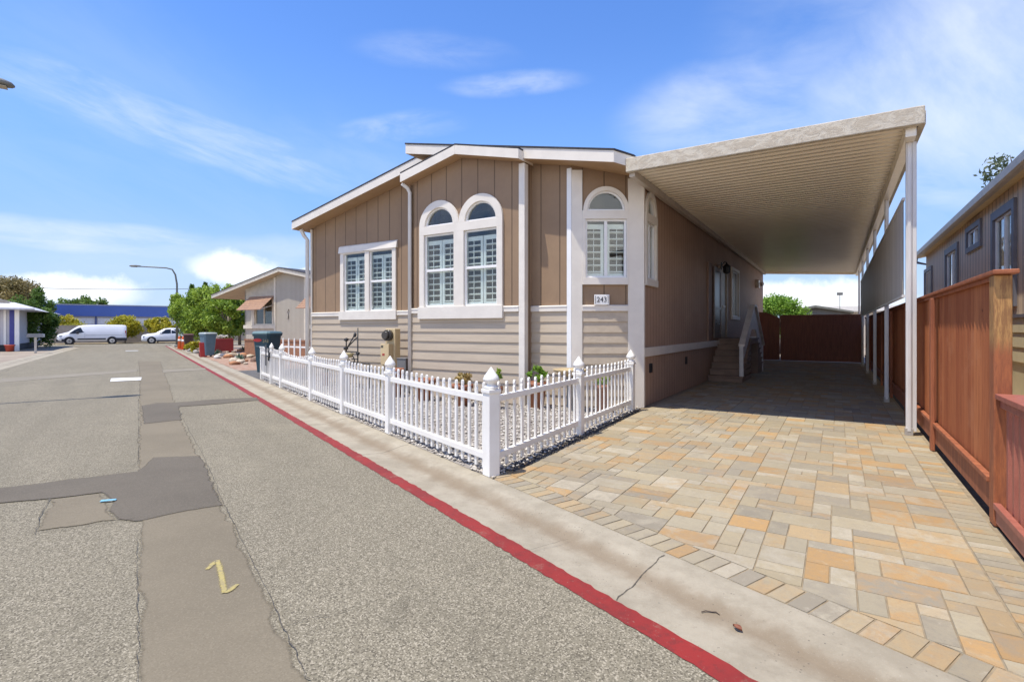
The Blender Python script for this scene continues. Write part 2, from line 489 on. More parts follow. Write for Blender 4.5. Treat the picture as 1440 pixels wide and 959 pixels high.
for T, a, b in ((TL, 0.06, LL), (TB, 0.07, LB-0.1), (TP, 0.0, 0.78), (TC, 0.2, 1.06)):
    t = MB(T); t.box(a, b, 0.003, 0.045, BZ0, BZ1); t.hexa([(a, 0.003, BZ1), (b, 0.003, BZ1), (b, 0.055, BZ1), (a, 0.055, BZ1)],
        [(a, 0.003, BZ1+0.025), (b, 0.003, BZ1+0.025), (b, 0.045, BZ1+0.018), (a, 0.045, BZ1+0.018)])
    t.build('belt_trim', M['trim'], house)
t = MB(TD); t.box(0.0, LD, 0.003, 0.05, 0.95, 1.12); t.build('belt_trim', M['trim'], house, bevel=0.004)
# corner boards
t = MB(TB); t.box(LB-0.10, LB+0.025, -0.002, 0.035, 0.0, 4.66); t.build('corner_board', M['trim'], house, bevel=0.003)
t = MB(TBr); t.box(-0.033, 0.1, 0.002, 0.03, 0.0, 4.655); t.build('corner_board', M['trim'], house, bevel=0.003)
t = MB(TP); t.box(0.78, 0.875, 0.002, 0.04, 0.0, 4.50); t.build('corner_board', M['white'], house, bevel=0.003)
t = MB(TC); t.box(0.0, 0.2, 0.002, 0.04, 0.0, 4.46); t.build('corner_board', M['trim'], house, bevel=0.003)
t = MB(TC); t.box(1.06, ll+0.03, 0.002, 0.04, 0.0, 4.30); t.build('corner_board', M['trim'], house, bevel=0.003)
t = MB(TD); t.box(0.005, 0.09, 0.002, 0.03, 0.0, 4.22); t.build('corner_board', M['trim'], house, bevel=0.003)
t = MB(TL); t.box(0.0, 0.06, 0.002, 0.035, 0.0, 4.28); t.build('corner_board', M['trim'], house, bevel=0.003)

# left window
w = MB(TL)
for a, b in ((1.27, 1.40), (2.22, 2.38), (3.20, 3.33)): w.box(a, b, 0.004, 0.05, 1.935, 3.47)
w.box(1.27, 3.33, 0.004, 0.05, 3.47, 3.499)
win = w.build('window', M['trim'], house, bevel=0.004)
hd = MB(TL); hd.hexa([(1.22, 0.003, 3.50), (3.37, 0.003, 3.50), (3.37, 0.075, 3.50), (1.22, 0.075, 3.50)],
                     [(1.22, 0.003, 3.70), (3.37, 0.003, 3.70), (3.37, 0.05, 3.67), (1.22, 0.05, 3.67)])
hd.build('head_trim', M['trim'], win, bevel=0.004)
sl = MB(TL); sl.box(1.24, 3.36, 0.003, 0.075, 1.71, 1.935); sl.build('sill', M['trim'], win, bevel=0.004)
for a, b in ((1.40, 2.22), (2.38, 3.20)): double_hung(win, TL, a, b, 1.93, 3.50, 2.70)
# twin arched window
w = MB(TB)
for a, b in ((c1-0.54, c1-0.41), (c1+0.41, c2-0.41), (c2+0.41, c2+0.54)): w.box(a, b, 0.004, 0.055, 1.93, 3.50)
w.box(c1-0.54, c2+0.54, 0.004, 0.055, 3.50, 3.68)
for c in (c1, c2): arch_ring(w, c, 3.68, 0.385, 0.54, 0.98, 0.004, 0.055)
win = w.build('window', M['trim'], house, bevel=0.003)
sl = MB(TB); sl.box(c1-0.56, c2+0.56, 0.003, 0.085, 1.69, 1.945); sl.build('sill', M['trim'], win, bevel=0.004)
for c in (c1, c2):
    double_hung(win, TB, c-0.41, c+0.41, 1.95, 3.50, 2.73); arch_light(win, TB, c, 3.68, 0.385, 0.98)
# corner window
w = MB(TC); w.box(0.2, 0.26, 0.004, 0.05, 2.44, 3.54); w.box(1.03, 1.06, 0.004, 0.05, 2.44, 3.54)
w.box(0.2, 1.06, 0.004, 0.05, 3.54, 3.70); w.box(0.2, 1.06, 0.004, 0.06, 2.31, 2.44)
arch_ring(w, SC, 3.70, 0.35, 0.43, 1.05, 0.004, 0.05)
win = w.build('window', M['trim'], house, bevel=0.003)
slider(win, TC, 0.26, 1.03, 2.44, 3.54); arch_light(win, TC, SC, 3.70, 0.35, 1.05)
# driveway-side arched window
w = MB(TD); w.box(0.1, 0.19, 0.004, 0.05, 2.44, 3.54); w.box(0.76, 0.85, 0.004, 0.05, 2.44, 3.54)
w.box(0.1, 0.85, 0.004, 0.05, 3.54, 3.70); w.box(0.1, 0.85, 0.004, 0.06, 2.31, 2.44)
arch_ring(w, 0.475, 3.70, 0.25, 0.35, 1.3, 0.004, 0.05)
win = w.build('window', M['trim'], house, bevel=0.003)
slider(win, TD, 0.19, 0.76, 2.44, 3.54, False); arch_light(win, TD, 0.475, 3.70, 0.25, 1.4)
cu = MB(TD); cu.box(0.15, 0.5, -0.2, -0.18, 2.4, 3.5); cu.build('curtain', M['shutter'], win)
# far side window
w = MB(TD); w.box(9.6, 9.7, 0.004, 0.06, 1.9, 3.5); w.box(11.1, 11.2, 0.004, 0.06, 1.9, 3.5)
w.box(9.6, 11.2, 0.004, 0.06, 3.5, 3.6); w.box(9.6, 11.2, 0.004, 0.07, 1.79, 1.9)
win = w.build('window', M['trim'], house, bevel=0.003); slider(win, TD, 9.7, 11.1, 1.9, 3.5)
# skirt vents
for s in (0.52, 3.35):
    v = MB(TD); v.box(s-0.1, s+0.1, 0.002, 0.012, 0.62, 0.80)
    for k in range(5): v.box(s-0.085, s+0.085, 0.012, 0.018, 0.64+k*0.03, 0.652+k*0.03)
    v.build('vent', M['dark'], house)
# house number
pq = MB(TC); pq.box(0.42, 0.70, 0.046, 0.07, 1.93, 2.12); pq = pq.build('number_plaque', M['white'], house, bevel=0.004)
text_mesh('number', '243', 0.135, M['dark'], pq, lambda x, z, d: TC((0.56+x, 0.071+d, 2.025+z)), sx=0.95)
br = MB(TC)
for s in (0.44, 0.672):
    br = MB(TC); br.box(s, s+0.008, 0.0705, 0.074, 1.955, 2.095); br.build('number_bar', M['dark'], pq)
# door, storm door, lamp
dr = MB(TD); dr.box(7.5, 8.5, 0.003, 0.03, 1.2, 3.3); dr = dr.build('door', mat('door_paint', (0.30, 0.24, 0.17), 0.45), house)
dj = MB(TD); dj.box(7.38, 7.5, 0.003, 0.10, 1.2, 3.42); dj.box(8.5, 8.6, 0.003, 0.07, 1.2, 3.42); dj.box(7.5, 8.5, 0.003, 0.07, 3.3, 3.42)
dj.build('casing', mat('jamb_paint', (0.42, 0.33, 0.24), 0.5), dr, bevel=0.004)
sd = MB(TD); sd.box(6.32, 6.42, 0.06, 0.1, 1.2, 3.3); sd.box(7.25, 7.35, 0.06, 0.1, 1.2, 3.3); sd.box(6.42, 7.25, 0.062, 0.098, 1.2, 1.34); sd.box(6.42, 7.25, 0.062, 0.098, 3.18, 3.3)
sd.box(6.42, 7.25, 0.062, 0.098, 2.05, 2.12)
sd = sd.build('storm_door', mat('storm_door_metal', (0.17, 0.12, 0.095), 0.4), house, bevel=0.004)
p = MB(TD); p.box(6.42, 7.25, 0.075, 0.083, 1.3, 3.2); p.build('screen', mat('screen_mesh', (0.075, 0.065, 0.055), 0.35), sd)
p = MB(TD); p.box(5.75, 6.25, 0.003, 0.05, 1.13, 3.36); p.build('pilaster', mat('pilaster_paint', (0.27, 0.165, 0.12), 0.6), house, bevel=0.004)
p = MB(TD); p.tube([(6.5, 0.1, 1.62), (6.5, 0.16, 1.62), (6.62, 0.16, 1.62)], 0.018); p.lathe([(0.0, 0), (0.03, 0.01), (0.03, 0.03), (0, 0.04)], (6.5, 0.12, 1.70))
p.build('handle', mat('nickel', (0.6, 0.6, 0.6), 0.25, metal=0.9), sd)
lm = MB(TD); lm.box(7.27, 7.37, 0.10, 0.125, 3.28, 3.50)
lm.lathe([(0.02, 0), (0.10, 0.04), (0.11, 0.2), (0.14, 0.21), (0.03, 0.3), (0.01, 0.36)], (7.32, 0.26, 3.14), 8, False)
lm.tube([(7.32, 0.12, 3.42), (7.32, 0.2, 3.52), (7.32, 0.26, 3.48)], 0.012)
lm.build('wall_lantern', M['dark'], house)
bx = MB(TD); bx.box(16.0, 16.5, 0.003, 0.14, 3.3, 3.66); bx = bx.build('wall_box', M['trim'], house, bevel=0.01)
bb = MB(TD); bb.lathe([(0.02, 0), (0.07, 0.02), (0.10, 0.12), (0.06, 0.2), (0.0, 0.22)], (16.1, 0.25, 3.36)); bb.build('flood_lamp', M['white'], bx)
# downspouts
ds = MB(); ds.tube([(-9.68, -0.35, 4.27), (-9.66, -0.26, 4.10), (-9.60, -0.19, 3.98), (-9.60, -0.19, 0.1)], 0.055, 8); ds.build('downspout', M['aluwhite'], house)
ds = MB(); ds.tube([(-4.99, -1.2, 4.66), (-4.93, -1.09, 4.58), (-4.90, -1.05, 4.48), (-4.90, -1.05, 0.1)], 0.042, 8); ds.build('downspout', M['aluwhite'], house)

# roofs: soffit below, painted fascia edges, shingles on top
def roof(outline, zf, th, shing=0.035, over=0.03, parent=house, ms=None, nm='roof'):
    mb = MB(); n = len(outline)
    lo = [mb.vert((x, y, zf(x)-th)) for x, y in outline]; hi = [mb.vert((x, y, zf(x))) for x, y in outline]
    mb.cur = 1; mb.face(list(reversed(lo))); mb.face(hi); mb.cur = 0
    for i in range(n): mb.face((lo[i], lo[(i+1) % n], hi[(i+1) % n], hi[i]))
    r = mb.build(nm, ms or [M['trim'], M['soffit']], parent)
    cx = sum(p[0] for p in outline)/n; cy = sum(p[1] for p in outline)/n
    o2 = [(x+over*(1 if x > cx else -1), y+over*(1 if y > cy else -1)) for x, y in outline]
    s = MB(); lo = [s.vert((x, y, zf(x)+0.004)) for x, y in o2]; hi = [s.vert((x, y, zf(x)+shing)) for x, y in o2]
    s.face(list(reversed(lo))); s.face(hi)
    for i in range(n): s.face((lo[i], lo[(i+1) % n], hi[(i+1) % n], hi[i]))
    s.build('shingles', M['shingle'], r)
    return r
roof([(-4.98, -1.1), (-0.14, -1.1), (0.09, -0.74), (0.09, 19.2), (-4.98, 19.2)], lambda x: 5.55-0.2075*(x+4.98), 0.20, over=0.012)
roof([(-9.82, -0.53), (-4.99, -0.53), (-4.99, 19.2), (-9.82, 19.2)], lambda x: 5.487-0.214*(-4.99-x), 0.20, over=0.01)
roof([(-4.97, -1.28), (-3.462, -1.28), (-3.462, -0.9), (-4.97, 0.6)], lambda x: 5.20-0.23*(-3.46-x), 0.18, over=0.0)
roof([(-3.458, -1.28), (-1.95, -1.28), (-1.95, -0.72), (-3.458, -0.9)], lambda x: 5.20-0.23*(x+3.46), 0.18, over=0.0)
gu = MB(); gu.box(-9.95, -9.835, -0.45, 19.2, 4.27, 4.42); gu.build('gutter', M['aluwhite'], house)

# ------------------------------------------------------------------ stairs to the side door
stairs = thing('stairs', 'brown wooden side stairs with a solid grey railing against the house wall', 'stairs', H(0.0, 6.0)+(0,), TH)
off = 6.0
M['tread'] = mat('tread_paint', (0.26, 0.175, 0.125), 0.6, (0.21, 0.14, 0.10), 4, (1, 4, 1))
M['railgrey'] = mat('railing_enamel', (0.72, 0.66, 0.60), 0.5)
RI, RU, NS = 0.168, 0.25, 7
for k in range(NS):
    st = MB(); y = -0.25+k*RU
    st.box(0.02, 0.92, y+0.03, 1.5, k*RI, (k+1)*RI-0.045) if k < NS-1 else st.box(0.02, 0.92, y+0.03, 3.1, k*RI, (k+1)*RI-0.045)
    st.box(0.02, 0.95, y-0.01, y+RU+0.04, (k+1)*RI-0.043, (k+1)*RI) if k < NS-1 else st.box(0.02, 0.95, y-0.01, 3.1, (k+1)*RI-0.043, (k+1)*RI)
    st.build('step' if k < NS-1 else 'landing', M['tread'], stairs, bevel=0.006)
for k in range(NS-1):
    st = MB(); y = 3.1+RU*k; z = (NS-1-k)*RI
    st.box(0.02, 0.92, y, y+RU, 0, z-0.045); st.box(0.02, 0.95, y-0.01, y+RU+0.03, z-0.043, z); st.build('step', M['tread'], stairs, bevel=0.006)
rp = MB()
rp.prism([(-0.15, 0.5), (-0.15, 0.98), (1.85, 2.12), (2.35, 2.12), (4.3, 0.9), (4.3, 0.35), (2.55, 1.45), (1.65, 1.45)], 0, 0.035)
rp.T = None
rp.v = [(0.88+y, x, z) for x, y, z in rp.v]
rp.build('railing_panel', M['railgrey'], stairs)
cp = MB()
for a, b in (((-0.2, 0.99), (1.85, 2.15)), ((1.85, 2.15), (2.35, 2.15)), ((2.35, 2.15), (4.4, 0.88))):
    cp.hexa([(0.82, a[0], a[1]), (0.98, a[0], a[1]), (0.98, b[0], b[1]), (0.82, b[0], b[1])],
            [(0.82, a[0], a[1]+0.06), (0.98, a[0], a[1]+0.06), (0.98, b[0], b[1]+0.06), (0.82, b[0], b[1]+0.06)])
cp.build('handrail', M['railgrey'], stairs)
for y, z in ((-0.16, 1.0), (4.25, 0.9)):
    pp = MB(); pp.box(0.84, 0.945, y-0.05, y+0.05, 0.17 if y < 0 else 0, z); pp.build('newel_post', mat('newel_white', (0.66, 0.64, 0.62), 0.5), stairs, bevel=0.004)
bk = MB()
for a, b in (((1.3, 1.55), (1.85, 2.15)), ((1.85, 2.15), (2.3, 2.15))):
    bk.hexa([(0.02, a[0], a[1]), (0.07, a[0], a[1]), (0.07, b[0], b[1]), (0.02, b[0], b[1])],
            [(0.02, a[0], a[1]+0.06), (0.07, a[0], a[1]+0.06), (0.07, b[0], b[1]+0.06), (0.02, b[0], b[1]+0.06)])
bk.build('wall_handrail', M['railgrey'], stairs)

# ------------------------------------------------------------------ the carport
carport = thing('carport', 'long metal carport with ribbed ceiling and peeling front fascia beside the house', 'carport', (HO[0], HO[1], 0), TH)
pan = MB(); prof = []
y = -0.78
while y < 21.6:
    prof += [(y, 4.245), (y+0.075, 4.245), (y+0.095, 4.285), (y+0.18, 4.285), (y+0.2, 4.245)]; y += 0.2
rowA = []; rowB = []; rowC = []; rowD = []
for yy, zz in prof:
    x0 = 0.1 if yy < 18.9 else min(4.03, 0.1+(yy-18.9)/0.71)
    rowA.append(pan.vert((x0, yy, zz))); rowB.append(pan.vert((4.04, yy, zz)))
    rowC.append(pan.vert((x0, yy, zz+0.012))); rowD.append(pan.vert((4.04, yy, zz+0.012)))
for i in range(len(prof)-1):
    if prof[i][0] == prof[i+1][0]: continue
    pan.face((rowA[i], rowA[i+1], rowB[i+1], rowB[i])); pan.face((rowC[i], rowD[i], rowD[i+1], rowC[i+1]))
pan.build('roof_panel', M['alu'], carport, recalc=False)
f = MB(); f.box(0.0, 4.10, -0.90, -0.80, 4.20, 4.44); f.build('front_fascia', M['weathered'], carport, bevel=0.012)
f = MB(); f.box(4.042, 4.12, -0.797, 21.6, 4.22, 4.40); f.build('side_fascia', M['weathered'], carport, bevel=0.006)
f = MB(); f.box(0.03, 0.13, -0.797, 18.9, 4.13, 4.243); f.build('wall_hanger', mat('hanger_enamel', (0.55, 0.49, 0.42), 0.5), carport, bevel=0.006)
f = MB(); f.box(3.90, 4.02, -0.79, 21.4, 4.08, 4.243); f.build('beam', M['alu'], carport, bevel=0.005)
f = MB(); f.hexa([(0.1, 18.8, 4.16), (0.1, 18.9, 4.16), (4.04, 21.7, 4.16), (4.04, 21.6, 4.16)], [(0.1, 18.8, 4.30), (0.1, 18.9, 4.30), (4.04, 21.7, 4.30), (4.04, 21.6, 4.30)])
f.build('back_fascia', M['alu'], carport)
for k in range(6):
    y = -0.49+3.85*k
    p = MB(); p.box(3.93, 4.00, y-0.04, y+0.04, 0.06, 4.08); p.box(3.945, 3.985, y-0.055, y-0.04, 0.06, 4.08)
    if k == 0: p.box(4.002, 4.05, y-0.03, y+0.03, 0.06, 4.08)
    p = p.build('post', M['aluwhite'], carport, bevel=0.004)
    q = MB(); q.box(3.92, 4.01, y-0.05, y+0.05, 0.0, 0.1); q.build('foot', mat('foot_metal', (0.40, 0.37, 0.33), 0.5), p, bevel=0.003)
sc_ = MB(); pr = []
y = -0.42
while y < 15.1:
    pr += [(y, 3.903), (y+0.04, 3.903), (y+0.05, 3.918), (y+0.09, 3.918)]; y += 0.1
lo = [sc_.vert((x, y, 1.97)) for y, x in pr]; hi = [sc_.vert((x, y, 3.30)) for y, x in pr]
for i in range(len(pr)-1): sc_.face((lo[i], lo[i+1], hi[i+1], hi[i]))
M['screen'] = mat('side_screen_enamel', (0.46, 0.42, 0.37), 0.5, (0.37, 0.33, 0.285), 1.1, (1, 6, 0.5), lo=0.3, hi=0.7)
sp = sc_.build('side_screen', M['screen'], carport, recalc=False)
e = MB(); e.box(3.895, 3.928, -0.43, 15.1, 1.93, 1.968); e.box(3.895, 3.928, -0.43, 15.1, 3.302, 3.34); e.build('screen_rail', M['aluwhite'], sp)
# ------------------------------------------------------------------ ground
def strip(name, m, t0, t1, n0, n1, z, jit=0.0, step=0.5, seed=1, prof=None, kind='structure'):
    """a sheet along the street; prof = list of (n, z) across it"""
    rnd = random.Random(seed); mb = MB()
    prof = prof or [(n0, z), (n1, z)]
    ts = []; t = t0
    while t < t1: ts.append(t); t += step if t < 20 else step*4
    ts.append(t1)
    if t0 < 15 < t1: ts = sorted(set(ts+[15.0]))
    rows = []
    for t in ts:
        row = []
        for n, zz in prof:
            x, y = S(t, n+rnd.uniform(-jit, jit))
            row.append(mb.vert((x, y, zz-0.0045*max(0, t-15)), (t, n)))
        rows.append(row)
    for a, b in zip(rows, rows[1:]):
        for k in range(len(prof)-1): mb.face((a[k], a[k+1], b[k+1], b[k]))
    o = mb.build(name, m); tag(o, kind=kind); return o

def patch(name, m, pts, z, jit=0.02, step=0.12, seed=3, fade=0.05):
    """an irregular flat sheet on the road; pts are ground points"""
    rnd = random.Random(seed); out = []
    for i in range(len(pts)):
        a, b = Vector(pts[i]), Vector(pts[(i+1) % len(pts)]); n = max(1, int((b-a).length/step))
        for k in range(n):
            p = a.lerp(b, k/n); out.append((p.x+rnd.uniform(-jit, jit), p.y+rnd.uniform(-jit, jit)))
    mb = MB()
    for f in (lambda p: 15.0-toS(*p)[0], lambda p: toS(*p)[0]-15.0):       # follow the bend in the street's fall
        half = clip(out, f)
        if len(half) < 3: continue
        n = len(half); area = sum(half[i-1][0]*half[i][1]-half[i][0]*half[i-1][1] for i in range(n))
        inn = []
        for i in range(n):
            a, b = Vector(half[i-1]), Vector(half[(i+1) % n]); d = (b-a); d = d.normalized() if d.length else Vector((1, 0))
            nv = Vector((-d.y, d.x))*(1 if area > 0 else -1)
            onb = abs(toS(*half[i])[0]-15.0) < 1e-4
            inn.append((half[i][0]+nv.x*fade*(0 if onb else 1), half[i][1]+nv.y*fade*(0 if onb else 1)))
        ids = [mb.vert((x, y, z+gz(x, y)), (0.0 if abs(toS(x, y)[0]-15.0) > 1e-4 else 1.0, 0)) for x, y in half]
        jds = [mb.vert((x, y, z+gz(x, y)), (1.0, 0)) for x, y in inn]
        for i in range(n): mb.face((ids[i], ids[(i+1) % n], jds[(i+1) % n], jds[i]))
        for t in tessellate_polygon([[Vector((x, y, 0)) for x, y in inn]]): mb.face([jds[k] for k in t])
    o = mb.build(name, m); tag(o, kind='structure'); return o

def ribbon(mb, pts, w, z, seed=5, jit=0.0):
    rnd = random.Random(seed); P = [Vector(p) for p in pts]; rows = []
    for i, p in enumerate(P):
        d = (P[min(i+1, len(P)-1)]-P[max(0, i-1)]).normalized(); n = Vector((-d.y, d.x))
        ww = (w[i] if isinstance(w, (list, tuple)) else w)*(1+rnd.uniform(-jit, jit))
        a, b = p+n*ww/2, p-n*ww/2; rows.append((mb.vert((a.x, a.y, z+gz(a.x, a.y)), (0, 0)), mb.vert((p.x, p.y, z+gz(p.x, p.y)), (1, 0)), mb.vert((b.x, b.y, z+gz(b.x, b.y)), (0, 0))))
    for a, b in zip(rows, rows[1:]):
        for k in (0, 1): mb.face((a[k], a[k+1], b[k+1], b[k]))

def wiggle(pts, n, amp, seed):
    rnd = random.Random(seed); out = []
    for a, b in zip(pts, pts[1:]):
        for k in range(n):
            f = k/n; out.append((a[0]+(b[0]-a[0])*f+rnd.uniform(-amp, amp), a[1]+(b[1]-a[1])*f+rnd.uniform(-amp, amp)))
    return out+[pts[-1]]

RZ = -0.04
def R(u, v): return G(u, v, RZ)

def soften(nt, b, lo=0.15, hi=0.75, sc=22, amt=0.9):
    """worn, feathered edge: UV x runs from 0 at the rim of the sheet to 1 inside"""
    uv = nd(nt, 'ShaderNodeUVMap'); sep = nd(nt, 'ShaderNodeSeparateXYZ'); nt.links.new(uv.outputs[0], sep.inputs[0])
    tc = nd(nt, 'ShaderNodeTexCoord'); n = noise(nt, tc.outputs['Object'], sc, 6, 0.7)
    k = math_n(nt, 'ADD', sep.outputs[0], math_n(nt, 'MULTIPLY', math_n(nt, 'SUBTRACT', n, 0.5), amt))
    tr = nd(nt, 'ShaderNodeBsdfTransparent'); mx = nd(nt, 'ShaderNodeMixShader'); out = nt.nodes['Material Output']
    nt.links.new(ramp(nt, k, lo, hi), mx.inputs[0]); nt.links.new(tr.outputs[0], mx.inputs[1]); nt.links.new(b.outputs[0], mx.inputs[2])
    nt.links.new(mx.outputs[0], out.inputs[0])

def asphalt(name, base, dark, light, speck, big=0.35, bump=0.5, soft=False, wear=False):
    m, nt, b = new_mat(name)
    tc = nd(nt, 'ShaderNodeTexCoord'); v = tc.outputs['Object']
    vo = nd(nt, 'ShaderNodeTexVoronoi'); vo.inputs['Scale'].default_value = 140; nt.links.new(v, vo.inputs['Vector'])
    sp = nd(nt, 'ShaderNodeSeparateColor'); nt.links.new(vo.outputs['Color'], sp.inputs[0])
    n2 = noise(nt, v, 26, 6, 0.75)
    blot = noise(nt, v, 0.7, 6, 0.6)
    c = mixc(nt, ramp(nt, blot, 0.32, 0.7), base, tuple(x*(1-big) for x in base))
    c = mixc(nt, math_n(nt, 'MULTIPLY', ramp(nt, sp.outputs[0], 0.62, 0.8), speck), c, dark)
    c = mixc(nt, math_n(nt, 'MULTIPLY', ramp(nt, sp.outputs[1], 0.72, 0.9), speck), c, light)
    c = mixc(nt, math_n(nt, 'MULTIPLY', ramp(nt, n2, 0.52, 0.7), 0.55*speck), c, dark)
    st = ramp(nt, noise(nt, v, 2.3, 7, 0.7), 0.6, 0.74)
    c = mixc(nt, math_n(nt, 'MULTIPLY', st, 0.28), c, tuple(x*0.6 for x in base))
    if wear:                                                   # tyre lanes along the street, oil drips
        uv = nd(nt, 'ShaderNodeUVMap'); mp = nd(nt, 'ShaderNodeMapping'); mp.inputs['Scale'].default_value = (0.12, 1.3, 1); nt.links.new(uv.outputs[0], mp.inputs[0])
        w = ramp(nt, noise(nt, mp.outputs[0], 1.6, 4, 0.5), 0.42, 0.66)
        c = mixc(nt, math_n(nt, 'MULTIPLY', w, 0.22), c, tuple(x*0.62 for x in base))
        oil = ramp(nt, noise(nt, v, 1.1, 3, 0.5, 1.2), 0.69, 0.76)
        c = mixc(nt, math_n(nt, 'MULTIPLY', oil, 0.35), c, tuple(x*0.42 for x in base))
        pale = ramp(nt, noise(nt, v, 0.45, 7, 0.7), 0.52, 0.7)
        c = mixc(nt, math_n(nt, 'MULTIPLY', pale, 0.3), c, tuple(x*1.35 for x in base))
    nt.links.new(c, b.inputs['Base Color']); b.inputs['Roughness'].default_value = 0.9
    b.inputs['Specular IOR Level'].default_value = 0.25
    add_bump(nt, b, sp.outputs[0], bump, 0.004)
    if soft: soften(nt, b)
    return m
M['road'] = asphalt('worn_asphalt', (0.222, 0.196, 0.138), (0.088, 0.076, 0.054), (0.40, 0.355, 0.265), 0.8, 0.13, wear=True)
M['patch_tan'] = asphalt('smooth_patch', (0.200, 0.170, 0.118), (0.155, 0.13, 0.09), (0.24, 0.205, 0.145), 0.45, 0.2, 0.2, soft=True)
M['patch_dark'] = asphalt('dark_patch', (0.138, 0.119, 0.090), (0.10, 0.086, 0.066), (0.175, 0.152, 0.117), 0.45, 0.22, 0.2, soft=True)
M['patch_pale'] = asphalt('pale_patch', (0.25, 0.222, 0.168), (0.19, 0.165, 0.125), (0.3, 0.27, 0.21), 0.4, 0.15, 0.2, soft=True)
M['drive_dark'] = asphalt('side_asphalt', (0.135, 0.13, 0.125), (0.07, 0.07, 0.07), (0.2, 0.19, 0.18), 0.5)

M['crack'] = mat('crack_fill', (0.085, 0.074, 0.058), 0.95, bump=0.0)
soften(M['crack'].node_tree, M['crack'].node_tree.nodes['Principled BSDF'], 0.15, 0.9, 18, 1.3)
def concrete_mat():
    m, nt, b = new_mat('curb_concrete')
    uv = nd(nt, 'ShaderNodeUVMap'); sep = nd(nt, 'ShaderNodeSeparateXYZ'); nt.links.new(uv.outputs[0], sep.inputs[0])
    tc = nd(nt, 'ShaderNodeTexCoord'); v = tc.outputs['Object']
    big = noise(nt, v, 1.9, 9, 0.74)
    c = mixc(nt, ramp(nt, big, 0.38, 0.64), (0.355, 0.312, 0.232), (0.275, 0.238, 0.172))
    d = math_n(nt, 'ABSOLUTE', math_n(nt, 'SUBTRACT', sep.outputs[1], 2.55))
    d = math_n(nt, 'ADD', d, math_n(nt, 'MULTIPLY', math_n(nt, 'SUBTRACT', noise(nt, v, 3.5, 6, 0.7), 0.5), 0.26))
    st = math_n(nt, 'SUBTRACT', 1.0, ramp(nt, d, 0.0, 0.15))
    c = mixc(nt, math_n(nt, 'MULTIPLY', st, 0.75), c, (0.19, 0.14, 0.085))          # silt left along the gutter
    sp = ramp(nt, noise(nt, v, 22, 6, 0.8), 0.56, 0.72)
    c = mixc(nt, math_n(nt, 'MULTIPLY', sp, 0.55), c, (0.20, 0.165, 0.115))
    vo = nd(nt, 'ShaderNodeTexVoronoi'); vo.inputs['Scale'].default_value = 38; nt.links.new(v, vo.inputs['Vector'])
    pit = math_n(nt, 'MULTIPLY', math_n(nt, 'SUBTRACT', 1.0, ramp(nt, vo.outputs['Distance'], 0.10, 0.22)), ramp(nt, noise(nt, v, 5, 4, 0.6), 0.48, 0.62))
    c = mixc(nt, math_n(nt, 'MULTIPLY', pit, 0.8), c, (0.10, 0.085, 0.065))
    sp = ramp(nt, noise(nt, v, 120, 3, 0.8), 0.62, 0.72)
    c = mixc(nt, math_n(nt, 'MULTIPLY', sp, 0.4), c, (0.5, 0.47, 0.42))
    nt.links.new(c, b.inputs['Base Color']); b.inputs['Roughness'].default_value = 0.9
    add_bump(nt, b, noise(nt, v, 28, 7, 0.75), 0.5, 0.008)
    return m
M['curb'] = concrete_mat()

def red_mat():
    m, nt, b = new_mat('red_line_paint')
    tc = nd(nt, 'ShaderNodeTexCoord'); v = tc.outputs['Object']
    c = mixc(nt, ramp(nt, noise(nt, v, 2.0, 5), 0.35, 0.7), (0.25, 0.016, 0.012), (0.185, 0.015, 0.012))
    c = mixc(nt, ramp(nt, noise(nt, v, 34, 5, 0.8), 0.61, 0.68), c, (0.25, 0.15, 0.11))
    c = mixc(nt, math_n(nt, 'MULTIPLY', ramp(nt, noise(nt, v, 16, 5, 0.8), 0.50, 0.66), 0.65), c, (0.14, 0.018, 0.014))
    c = mixc(nt, math_n(nt, 'MULTIPLY', ramp(nt, noise(nt, v, 4.2, 9, 0.8), 0.56, 0.66), 0.65), c, (0.24, 0.13, 0.09))
    nt.links.new(c, b.inputs['Base Color']); b.inputs['Roughness'].default_value = 0.7
    add_bump(nt, b, noise(nt, v, 70, 4, 0.7), 0.4, 0.004)
    return m
M['red'] = red_mat()

def worn_paint(name, col, under, lo, hi, sc=30, soft=0.0):
    m, nt, b = new_mat(name)
    tc = nd(nt, 'ShaderNodeTexCoord')
    c = mixc(nt, ramp(nt, noise(nt, tc.outputs['Object'], sc, 5, 0.75), lo, hi), col, under)
    nt.links.new(c, b.inputs['Base Color']); b.inputs['Roughness'].default_value = 0.8
    if soft: soften(nt, b, 0.1, 0.7, 45, soft)
    return m

earth = mat('dry_earth', (0.33, 0.27, 0.20), 0.95, (0.25, 0.2, 0.15), 0.6, bump=0.3, bscale=8)
M['earth'] = earth
gm = MB()                                                      # one wide sheet to the horizon
ts = [-60, 15, 140, 400, 2500]; ns = [-2500, -200, -4.4, 2.6, 200, 2500]
rows = [[gm.vert((*S(t, n), -0.10-0.0045*max(0, min(t, 140)-15))) for n in ns] for t in ts]
for a, b in zip(rows, rows[1:]):
    for k in range(len(ns)-1): gm.face((a[k], a[k+1], b[k+1], b[k]))
tag(gm.build('ground', earth), kind='structure')

